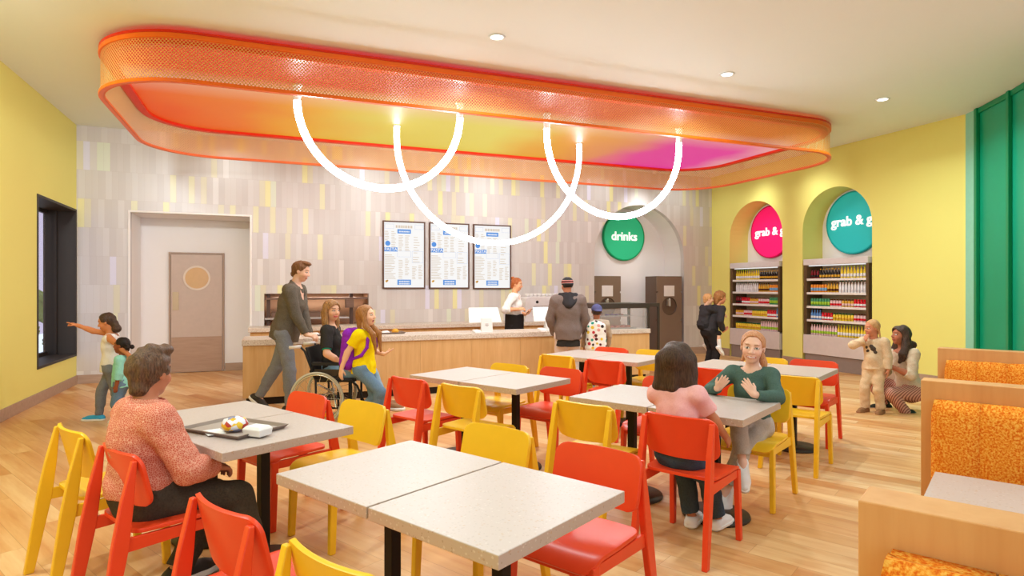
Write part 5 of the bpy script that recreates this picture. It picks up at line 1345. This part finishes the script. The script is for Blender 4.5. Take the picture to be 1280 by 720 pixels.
def hr_(g):
    p.cap_hair(g, .03, brow=.86, nape=.30); g.ell(p.hp(0, .18, .95), [.26 * p.hh, .26 * p.hh, .12 * p.hh], p.hax, .04 * p.hh)
p.hair('hair_short_brown', hr_, .004, 110)
# --- the wheelchair and the woman in it
Y = 7.0
WX, WY = xy_at(406, Y); hd = -(PI / 2 - YAW)                                  # heads to the right of the picture
wc = thing('wheelchair', 'black and grey wheelchair pushed by the man in the cardigan', 'wheelchair', (WX, WY, 0), hd)
# local: x forwards, y away from the viewer
RW = .30
for sy in (-1, 1):
    y0 = sy * .29
    bm = NB(); torus(bm, RW - .014, .014, (0, 0, 0), 0, 48, 8)
    for v in bm.verts: v.co = Vector((v.co.x, v.co.z + y0, v.co.y + RW))
    wh = obj('wheel', bm, 'tyre_grey', wc, True)
    bm = NB(); torus(bm, RW - .034, .009, (0, 0, 0), 0, 48, 6); torus(bm, RW - .045, .006, (0, 0, .05 * -sy), 0, 48, 6)
    for v in bm.verts: v.co = Vector((v.co.x, v.co.z * (1) + y0, v.co.y + RW))
    obj('rim', bm, 'chrome', wh, True)
    bm = NB()
    for k in range(18):
        a = 2 * PI * k / 18; tube(bm, [(.02 * math.cos(a + .9), y0 + .015 * (-1) ** k, RW + .02 * math.sin(a + .9)), ((RW - .03) * math.cos(a), y0, RW + (RW - .03) * math.sin(a))], .0022, 5)
    obj('spoke', bm, 'chrome', wh)['kind'] = 'stuff'
    bm = NB(); lathe(bm, [(.03, -.03), (.034, 0), (.03, .03)], 20, (0, y0, RW), axis='y'); obj('hub', bm, 'chrome', wh, True)
    bm = NB(); lathe(bm, [(0, -.004), (.022, -.004), (.022, .004), (0, .004)], 16, (.10, y0 - .01, RW - .17), axis='y'); obj('reflector', bm, 'reflector_orange', wh)
    y1 = sy * .235
    bm = NB(); tube(bm, [(-.30, y1, .86), (-.20, y1, .87), (-.15, y1, .82), (-.03, y1, .50), (-.02, y1, .14), (.02, y1, .10), (.34, y1, .12)], .012); tube(bm, [(-.04, y1, .52), (.36, y1, .50), (.43, y1, .44), (.56, y1, .13)], .012); tube(bm, [(.22, y1, .5), (.22, y1, .12)], .012); obj('side_frame', bm, 'rubber_black', wc, True)
    bm = NB(); tube(bm, [(-.32, y1, .86), (-.19, y1, .872)], .019); obj('push_grip', bm, 'pale_grey', wc, True)
    bm = NB(); box(bm, -.06, .26, y1 - .03, y1 + .03, .665, .70); tube(bm, [(-.05, y1, .66), (-.09, y1, .60), (-.05, y1, .54), (.2, y1, .54), (.24, y1, .60), (.24, y1, .66)], .011); obj('armrest', bm, 'rubber_black', wc, bevel=.008)
    bm = NB(); box(bm, -.04, .24, y1 - .006, y1 + .006, .50, .62); obj('side_guard', bm, 'machine_dark', wc)
    bm = NB(); torus(bm, .066, .02, (0, 0, 0), 0, 24, 8)
    for v in bm.verts: v.co = Vector((v.co.x + .40, v.co.z + y1 + .02 * sy, v.co.y + .086))
    tube(bm, [(.40, y1 + .02 * sy, .086), (.36, y1, .20), (.36, y1, .5)], .013); obj('caster_wheel', bm, 'rubber_black', wc, True)
    bm = NB(); box(bm, .52, .70, y1 - .09 if sy > 0 else y1 - .02, y1 + .02 if sy > 0 else y1 + .09, .10, .115); obj('footplate', bm, 'rubber_black', wc, bevel=.004)
bm = NB(); box(bm, -.04, .40, -.225, .225, .475, .52); obj('seat', bm, 'shirt_black', wc, bevel=.015)
bm = NB(); loft(bm, [[(-.05, -.22, .50), (-.02, -.22, .50), (-.02, .22, .50), (-.05, .22, .50)], [(-.155, -.22, .86), (-.125, -.22, .86), (-.125, .22, .86), (-.155, .22, .86)]]); obj('backrest', bm, 'shirt_black', wc, bevel=.008)
bm = NB(); tube(bm, [(.0, -.24, .3), (.0, .24, .3)], .014); tube(bm, [(.2, -.24, .2), (.0, .24, .45)], .01); tube(bm, [(.2, .24, .2), (.0, -.24, .45)], .01); obj('cross_brace', bm, 'chrome', wc, True)
p = Person('woman in a dark tee with long blond-tipped hair, sitting in the wheelchair', xy_at(418, Y), 0, 1.62, .138, .96, .10, skin=(232, 176, 142), h=.007, female=True)
p.pose(pelvis=(0, .0, .60), lean=(0, -.10, 1), feet=(p.at(481, 502, Y + .12), p.at(481, 505, Y - .12)), hands=(p.at(436, 452, Y + .18), p.at(431, 456, Y - .22)), poleA=((-.6, -1, -.5), (.6, -1, -.6)), poleL=((-.1, .7, 1), (.1, .7, 1)), head=(-34, -2, 0))
p.body(lips=(206, 40, 70), brow=(70, 46, 34), smile=.4)
p.top('tee', 'shirt_black', .012, .78, -.05, .055, .008, .005)
g = Field(*p.bounds(), .007)
for i in (0, 1):
    a, b = p.S[i], p.E[i]; e = a + (b - a) * .84; q_ = a + (b - a) * .76; g.cone(q_, e, .036 * 1.5, .035 * 1.5, .01, [(e, b - a), (q_, a - b)])
mesh_obj('sleeve_cuff', *g.mesh(), 'teal_cloth', p.root)
p.trousers('jeans', 'jeans_light', .010, .95, .008, .15)
p.shoes('shoe_tan')
def hr_(g):
    hh = p.hh; p.cap_hair(g, .07, brow=.86, ears=False)
    for sg in (-1, 1):
        g.cone(p.hp(sg * .30, -.05, .55), p.hp(sg * .36, -.02, -.05), .17 * hh, .14 * hh, .06 * hh); g.cone(p.hp(sg * .36, -.02, -.05), p.hp(sg * .33, .16, -.62), .15 * hh, .06 * hh, .05 * hh); g.cone(p.hp(sg * .3, -.2, .4), p.hp(sg * .3, -.2, -.35), .2 * hh, .1 * hh, .06 * hh)
    g.cut_ell(p.hp(0, .44, .40), [.30 * hh, .42 * hh, .42 * hh], p.hax, .03 * hh)
p.hair('hair_honey', hr_, .005, 60, lo2=(p.hp(-.6, -.5, -.8) - .06, p.hp(.6, .5, 1.2) + .06))
# --- the girl in yellow
Y = 6.6
p = Person('girl in a bright yellow tee with long hair and a purple backpack', xy_at(455, Y), -16, 1.34, .16, .93, .105, skin=(242, 190, 156), h=.006)
p.pose(pelvis=p.at(455, 459, Y), lean=(0, .03, 1), feet=(p.at(447, 520, Y + .12), p.at(468, 524, Y - .05)), hands=(p.at(480, 443, Y + .12), p.at(417, 480, Y - .12)), poleA=((-.6, -1, -.9), (.5, -1, -.1)), poleL=((0, 1, 0), (0, 1, 0)),
       hvec=((-.1, .9, .45), (.05, -.1, -1)), head=(8, 6, 0))
p.body(palms=((.2, -.3, .9), (-1, .3, 0)), curl=(.18, .3), spread=(.25, .12), open_=.8, smile=.3, brow=(150, 110, 70), lips=(214, 110, 104))
p.top('tee', 'shirt_yellow', .016, .62, -.16, .05, .012, .005)
p.trousers('jeans', 'jeans_blue', .012, .95, .012, .1)
p.shoes('shoe_white')
def hr_(g):
    hh = p.hh; p.cap_hair(g, .05, brow=.90, ears=False)
    for sg in (-1, 1):
        g.cone(p.hp(sg * .29, -.02, .55), p.hp(sg * .36, .06, 0), .15 * hh, .13 * hh, .05 * hh); g.cone(p.hp(sg * .36, .06, 0), p.hp(sg * .40, .42, -.45), .14 * hh, .13 * hh, .05 * hh); g.cone(p.hp(sg * .40, .42, -.45), p.hp(sg * .36, .44, -1.35), .14 * hh, .05 * hh, .05 * hh)
    g.cone(p.hp(0, -.30, .5), p.hp(0, -.36, -.7), .26 * hh, .12 * hh, .06 * hh)
    g.cut_ell(p.hp(0, .44, .40), [.33 * hh, .42 * hh, .46 * hh], p.hax, .03 * hh)
p.hair('hair_light_brown', hr_, .004, 80, lo2=(p.hp(-.7, -.6, -1.6) - .06, p.hp(.7, .8, 1.2) + .06))
def pouch(g):
    c = p.P + p.ax * .55 * p.tl - p.fw * .155
    for a in (-.07, 0, .07): g.cone(c + p.rt * a + p.ax * .13, c + p.rt * a * 1.2 - p.ax * .16, .07, .085, .05)
def straps(g):
    for sg in (-1, 1):
        q = [p.P + p.ax * .92 * p.tl - p.fw * .10 + p.rt * sg * .075, p.S[(sg + 1) // 2] - p.rt * sg * .055 + p.ax * .045, p.P + p.ax * .78 * p.tl + p.fw * .085 + p.rt * sg * .088, p.P + p.ax * .58 * p.tl + p.fw * .085 + p.rt * sg * .10, p.P + p.ax * .36 * p.tl + p.fw * .035 + p.rt * sg * .125, p.P + p.ax * .22 * p.tl - p.fw * .10 + p.rt * sg * .10]
        for a, b in zip(q, q[1:]): g.cone(a, b, .017, .017, .01)
lo, hi = p.bounds(); bag('backpack', 'purple backpack on the back of the girl in yellow', 'backpack', p, 'pack_purple', (pouch, lo, hi), parts=[('strap', 'pack_purple', straps, lo, hi, 0)])
# --- the woman behind the counter
Y = 10.8
p = Person('woman in a white shirt standing behind the counter with a phone', xy_at(643, Y), -12, 1.70, .132, .98, .102, skin=(238, 172, 128), h=.008, female=True)
p.pose(feet=((-.09, 0, p.ank), (.09, .02, p.ank)), hands=(p.at(656.5, 393, Y - .02), p.at(648, 386.5, Y - .22)), poleA=((-.7, -.5, -.9), (.7, -.6, -.9)), hvec=((.2, .8, .35), (-.5, .8, .1)), head=(-4, -10, 0))
p.body(palms=((.4, -.4, .8), (-.5, -.2, -.8)), curl=(.6, .8), brow=(110, 60, 36), lips=(200, 96, 84))
def collar(g):
    for a in range(24):
        t = 2 * PI * a / 24; q = p.N + p.ax * .004 + p.rt * math.cos(t) * .066 + p.fw * (math.sin(t) * .06 + .01) - p.ax * .02 * max(0, math.sin(t)); g.cone(q - p.ax * .01, q + p.ax * .022, .011, .008, .006)
p.top('shirt', 'shirt_white', .018, 1.35, .0, .05, .008, .006, collar, vneck=.05)
p.trousers('trousers', 'trousers_black', .010, .95, .01, .2)
g = Field(*p.bounds(), .008)
for sg in (-1, 0, 1):
    w_, d_ = .086 * p.H + .034, .066 * p.H + .034; g.cone(p.P + p.ax * .34 * p.tl + p.rt * sg * (w_ - d_), p.P - A3(0, 0, .30) + p.rt * sg * (w_ - d_ + .01), d_ * 1.02, d_ + .02, .03)
g.cut_plane(p.P + p.ax * .32 * p.tl, p.ax); g.cut_plane(p.P - A3(0, 0, .3), (0, 0, -1)); g.ripple(.006, 26, 2, (1, 1, .3)); mesh_obj('apron', *g.mesh(), 'apron_black', p.root)
p.shoes('shoe_dark')
def hr_(g): p.cap_hair(g, .03, brow=.90); g.ell(p.hp(0, -.42, .92), [.16 * p.hh, .16 * p.hh, .14 * p.hh], p.hax, .03 * p.hh)
p.hair('hair_ginger', hr_, .004, 90, lo2=(p.hp(-.6, -.7, -.2) - .05, p.hp(.6, .6, 1.3) + .05))
q = p.W[0] + p.hv[0] * p.hs * .55; wq = p.inv.inverted() @ Vector(q)
bm = NB(); box(bm, -.036, .036, -.072, .072, -.004, .004); ph = add_single('phone', bm, 'phone_black', 'black phone in the hand of the woman behind the counter', 'phone', wq + Vector((0, 0, .026)), None, False, 0, .003); ph.rotation_euler = (.6, 0, p.root.rotation_euler.z)
# --- the man in grey at the counter
Y = 8.95
p = Person('man in a grey hooded jacket and striped beanie, standing at the counter, back to us', xy_at(710, Y), 90, 1.67, .135, 1.06, .115, skin=(196, 126, 96), h=.008)
p.pose(feet=((-.13, .0, p.ank), (.10, .03, p.ank)), hands=((-.19, .13, .86), (.19, .13, .86)), poleA=((-1, -.5, 0), (1, -.5, 0)), head=(20, -3, 0))
p.body(curl=(.6, .6))
p.top('jacket', 'jacket_grey', .030, 2., -.20, .045, .004, .006, freq=24)
g = Field(p.N - .26, p.N + .26, .007)
for a in range(-6, 7):
    t = a / 6; g.cone(p.N + p.rt * .115 * t - p.fw * (.075 - .07 * abs(t)) + p.ax * (.05 - .01 * abs(t)), p.N + p.rt * .105 * t - p.fw * (.160 - .11 * abs(t)) - p.ax * (.02 + .085 * (1 - abs(t) ** 1.5)), .034, .040, .02)
g.ripple(.006, 34, 4); mesh_obj('hood', *g.mesh(), 'jacket_black', p.root)
p.top('undershirt', 'shirt_black', .014, 0, -.40, .045, .004, .003)
p.trousers('trousers', 'trousers_rose', .016, .95, .014, .1, .006)
p.shoes('shoe_white')
def hr_(g):
    hh = p.hh; g.ell(p.hp(0, -.05, .66), [.385 * hh, .46 * hh, .40 * hh], p.hax, .02); g.cut_plane(p.hp(0, 0, .52), -unit(p.hu - p.hf * .25))
p.hair('beanie_wool', hr_, .003, 70, 'beanie')
def hr_(g):
    hh = p.hh; g.ell(p.hp(0, -.06, .58), [.35 * hh, .42 * hh, .36 * hh], p.hax, .02); g.cut_plane(p.hp(0, 0, .36), -p.hu); g.cut_ell(p.hp(0, .42, .40), [.40 * hh, .44 * hh, .5 * hh], p.hax, .03)
p.hair('hair_black', hr_, .002, 90)
# --- the child in the blue cap
Y = 9.15
p = Person('child in a blue cap with a polka-dot backpack at the counter', xy_at(746, Y), 78, 1.27, .165, 1.02, .108, skin=(180, 112, 80), h=.008)
p.pose(feet=((-.08, .0, p.ank), (.08, .04, p.ank)), hands=((-.20, .12, .62), (.16, .2, .66)), poleA=((-1, -.8, 0), (1, -.8, 0)), head=(10, 0, 0))
p.body()
def hood(g):
    for a in (-1, -.5, 0, .5, 1): g.cone(p.N + p.rt * .075 * a - p.fw * (.03 - .03 * abs(a)) + p.ax * .01, p.N + p.rt * .06 * a - p.fw * (.075 - .05 * abs(a)) - p.ax * .05 * (1 - abs(a)), .032, .026, .03)
p.top('hoodie', 'hoodie_stone', .02, 1.97, -.12, .045, .004, .006, hood)
p.top('red_shirt', 'red_cloth', .016, 0, -.26, .05, 0, .004)
p.trousers('trousers', 'trousers_black', .012, .95, .01, .1)
p.shoes('shoe_multi')
def hr_(g): hh = p.hh; g.ell(p.hp(0, -.06, .56), [.355 * hh, .43 * hh, .36 * hh], p.hax, .02); g.cut_plane(p.hp(0, 0, .28), -p.hu); g.cut_ell(p.hp(0, .42, .40), [.40 * hh, .44 * hh, .5 * hh], p.hax, .03)
p.hair('hair_dark', hr_, .003, 80)
def hr_(g):
    hh = p.hh; g.ell(p.hp(0, -.04, .66), [.39 * hh, .46 * hh, .40 * hh], p.hax, .02); g.cut_plane(p.hp(0, 0, .60), -p.hu)
    g.ell(p.hp(.10, -.46, .58), [.26 * hh, .26 * hh, .05 * hh], p.hax, .03); 
p.hair('cap_blue', hr_, 0, 60, 'cap', lo2=(p.hp(-.7, -.9, 0) - .05, p.hp(.7, .6, 1.2) + .05))
def pouch(g):
    c = p.P + p.ax * .52 * p.tl - p.fw * .165
    for a in (-.075, 0, .075): g.cone(c + p.rt * a + p.ax * (.15 - 1.5 * abs(a) ** 1.2 * .4), c + p.rt * a * 1.15 - p.ax * .19, .066, .075, .04)
def straps(g):
    for sg in (-1, 1):
        q = [p.P + p.ax * .94 * p.tl - p.fw * .10 + p.rt * sg * .07, p.S[(sg + 1) // 2] - p.rt * sg * .05 + p.ax * .05, p.P + p.ax * .7 * p.tl + p.fw * .11 + p.rt * sg * .1, p.P + p.ax * .3 * p.tl + p.fw * .02 + p.rt * sg * .14]
        for a, b in zip(q, q[1:]): g.cone(a, b, .016, .016, .01)
lo, hi = p.bounds(); bag('backpack', 'white polka-dot backpack on the child in the blue cap', 'backpack', p, 'pack_dots', (pouch, lo, hi), parts=[('strap', 'trousers_black', straps, lo, hi, 0)])
# --- one giving the other a ride by the cooler
Y = 10.9
p = Person('brown-haired person in dark clothes carrying a small child piggyback by the coolers', xy_at(887, Y), 14, 1.50, .150, 1.0, .105, skin=(226, 150, 112), h=.008)
p.pose(pelvis=(0, -.02, .775), lean=(0, .40, .90), feet=((-.09, .0, p.ank), (.09, .02, p.ank)), hands=((-.17, .16, .74), (.185, .15, .76)), poleA=((-.8, -1, 0), (.8, -1, 0)), hvec=((.2, .8, .3), (-.2, .8, .3)), head=(-10, -6, 0))
p.body(curl=(.8, .8), palms=((0, 0, 1), (0, 0, 1)))
p.top('jacket', 'jacket_black', .018, 1.9, -.10, .05, .004, .006)
p.trousers('trousers', 'trousers_black', .014, .97, .016, .1)
p.shoes('shoe_dark')
def hr_(g): p.cap_hair(g, .06, brow=.80, ears=False); g.cone(p.hp(0, -.26, .4), p.hp(0, -.28, .10), .3 * p.hh, .24 * p.hh, .05 * p.hh); g.cut_ell(p.hp(0, .50, .38), [.36 * p.hh, .46 * p.hh, .42 * p.hh], p.hax, .03 * p.hh)
p.hair('hair_light_brown', hr_, .004, 80)
c0 = p
p = Person('small blond child in a black jacket riding piggyback', xy_at(880.5, Y), 14, 1.10, .172, 1.0, .105, skin=(240, 184, 150), h=.007)
p.pose(pelvis=(0, -.02, .875), lean=(0, .20, .98), feet=((-.21, .17, .47), (.21, .17, .47)), hands=((-.07, .34, 1.04), (.10, .33, 1.03)), poleA=((-1, 0, -.5), (1, 0, -.6)), poleL=((-.2, 1, .4), (.2, 1, .4)), toes=((0, .66, -.75), (0, .66, -.75)), head=(-18, -4, 0))
p.body()
p.top('jacket', 'jacket_black', .020, 1.9, -.12, .05, .004, .006)
p.trousers('shorts', 'trousers_black', .014, .02, .014, .1)
g = Field(*p.bounds(), .007)
for i in (0, 1): a = p.K[i] + (p.F[i] - p.K[i]) * .4; g.cone(a, p.F[i], .036 * p.H, .028 * p.H, .01, [(a, p.K[i] - p.F[i])])
mesh_obj('socks', *g.mesh(), 'shirt_white', p.root)
p.shoes('shoe_white')
p.hair('hair_blonde', lambda g: p.cap_hair(g, .04, brow=.86), .003, 90)
# --- the child in cream
Y = 7.5
p = Person('small child in a cream top and trousers, hand at the mouth', xy_at(1093, Y), 218, 1.13, .172, 1.0, .105, skin=(214, 140, 104), h=.0065)
p.pose(feet=((-.075, -.0, p.ank), (.085, .05, p.ank)), hands=((-.17, .02, .48), (.05, .13, .885)), poleA=((-1, -.6, 0), (1, .1, -.5)), hvec=((0, .1, -1), (-.2, -.1, .8)), head=(-34, -6, 0))
p.body(palms=(None, (-.3, -1, 0)), curl=(.3, 1.2), brow=(150, 100, 60))
p.top('top', 'shirt_sand', .016, 1.9, -.10, .045, .006, .006, belly=.03)
g = Field(*p.bounds(), .0065); c = p.P + p.ax * .60 * p.tl + p.fw * .088
for a, b, r in ((-.02, .02, .034), (.03, -.01, .03), (.0, .05, .024), (-.045, -.02, .022), (.05, .035, .018)): g.ell(c + p.rt * a + p.ax * b, [r, .022, r], np.array([p.rt, p.fw, p.ax]), .012)
mesh_obj('chest_print', *g.mesh(), 'machine_dark', p.root)
p.trousers('trousers', 'trousers_cream', .014, .93, .014, .2, .006)
p.shoes('shoe_tan', 'shoe_tan')
def hr_(g):
    hh = p.hh; p.cap_hair(g, .03, brow=.92)
    for i in range(5): g.ell(p.hp(-.30 - .01 * i, -.22, .36 - .11 * i), [.075 * hh * (1 - .1 * i)] * 3, None, .01)
p.hair('hair_blonde', hr_, .003, 90, lo2=(p.hp(-.6, -.6, -.4) - .04, p.hp(.6, .6, 1.2) + .04))
# --- the woman crouching beside the child
Y = 7.6
p = Person('woman with long dark wavy hair crouching beside the child in cream', xy_at(1130, Y), 184, 1.66, .134, .95, .098, skin=(190, 116, 84), h=.007, female=True)
p.pose(pelvis=p.at(1137, 487, Y), lean=(0, .20, .98), twist=14, feet=(p.at(1134, 517, Y - .12), p.at(1106, 506, Y + .22)), hands=(p.at(1113, 458, Y - .16), p.at(1106, 452, Y + .1)), poleA=((-.5, -.3, -1), (.6, -.3, -1)), poleL=((-.25, 1, -.1), (.2, 1, .9)),
       hvec=((.2, .6, .7), (-.1, .9, .2)), toes=((0, .75, -.6), (0, 1, 0)), head=(-6, 8, 0))
p.body(palms=((.5, .2, .1), None), curl=(.6, .4), brow=(60, 40, 30), lips=(170, 80, 74))
p.top('blouse', 'blouse_sand', .016, 1.25, -.04, .056, .008, .006)
p.trousers('trousers', 'trousers_rust_stripe', .012, .95, .01, .2)
p.shoes('boot_green', 'rubber_black', .012, .045, 'boot')
def hr_(g):
    hh = p.hh; p.cap_hair(g, .09, brow=.88, ears=False)
    for sg, L_, f_ in ((-1, -.95, .02), (-.75, -1.0, -.24), (1, -.7, -.1), (.3, -.8, -.3)):
        g.cone(p.hp(sg * .26, -.16, .6), p.hp(sg * .42, -.18, .0), .22 * hh, .24 * hh, .06 * hh); g.cone(p.hp(sg * .42, -.18, .0), p.hp(sg * .50, f_, L_ * .55), .25 * hh, .22 * hh, .06 * hh); g.cone(p.hp(sg * .50, f_, L_ * .55), p.hp(sg * .46, f_ + .08, L_), .21 * hh, .10 * hh, .06 * hh)
    g.ell(p.hp(-.2, -.56, .1), [.22 * hh] * 3, None, .06 * hh); g.ell(p.hp(-.1, -.62, -.2), [.2 * hh] * 3, None, .06 * hh)
    g.cut_ell(p.hp(0, .44, .40), [.33 * hh, .42 * hh, .42 * hh], p.hax, .03 * hh)
p.hair('hair_dark', hr_, .011, 42, lo2=(p.hp(-.7, -.9, -1.1) - .08, p.hp(.7, .6, 1.2) + .08))
# --- the girl pointing at the window
Y = 7.05
p = Person('girl in a white tank top pointing at the dark window', xy_at(140, Y), 200, 1.235, .162, 1.0, .10, skin=(206, 130, 84), h=.006)
p.a1 *= 1.12; p.a2 *= 1.12
p.pose(feet=((.0, -.16, p.ank), (.04, .14, p.ank)), lean=(0, .02, 1), hands=(p.at(163, 446, Y - .24), p.at(84, 403.5, Y + .05)), poleA=((-1, -.6, -.2), (0, 0, -1)), hvec=((.1, .3, -.9), None), head=(-6, -14, 0), shrug=(0, .02))
p.body(palms=(None, (0, -.2, -1)), curl=(.4, .9), curls=(None, (.05, 1.1, 1.25, 1.35)), brow=(70, 46, 34), lips=(170, 80, 66))
p.top('tank_top', 'shirt_white', .012, 0, -.18, .062, 0, .005)
p.trousers('jeans', 'jeans_grey', .008, .95, .004, .1)
p.shoes('shoe_blue')
if 0:
    pass
def hr_(g):
    hh = p.hh; p.cap_hair(g, .035, brow=.92); g.cone(p.hp(-.05, -.42, .45), p.hp(-.10, -.46, .05), .15 * hh, .22 * hh, .05 * hh); g.ell(p.hp(-.12, -.44, -.02), [.24 * hh, .24 * hh, .22 * hh], p.hax, .05 * hh)
p.hair('hair_dark', hr_, .004, 80, lo2=(p.hp(-.6, -.8, -.4) - .05, p.hp(.6, .6, 1.2) + .05))
# --- the smaller girl beside her
Y = 6.85
p = Person('small girl in a mint top standing in front of the pointing girl', xy_at(153, Y), 192, .965, .186, 1.04, .105, skin=(150, 82, 52), h=.006)
p.pose(feet=((-.06, -.02, p.ank), (.07, .04, p.ank)), lean=(0, -.02, 1), hands=((-.13, .02, .36), (.10, .12, .38)), head=(-6, 4, 0))
p.body(brow=(50, 30, 22), lips=(140, 64, 54))
p.top('top', 'shirt_mint', .016, 1.5, -.20, .045, .010, .004, belly=.02)
p.trousers('jeans', 'jeans_blue', .010, .95, .008, .1)
p.shoes('shoe_white')
def hr_(g):
    hh = p.hh; p.cap_hair(g, .02, brow=.94)
    for sg in (-1, 1): g.ell(p.hp(sg * .30, -.48, .42), [.13 * hh, .15 * hh, .15 * hh], None, .02)
p.hair('hair_black', hr_, .003, 100, lo2=(p.hp(-.7, -.8, -.2) - .03, p.hp(.7, .6, 1.2) + .03))
bpy.context.view_layer.update()
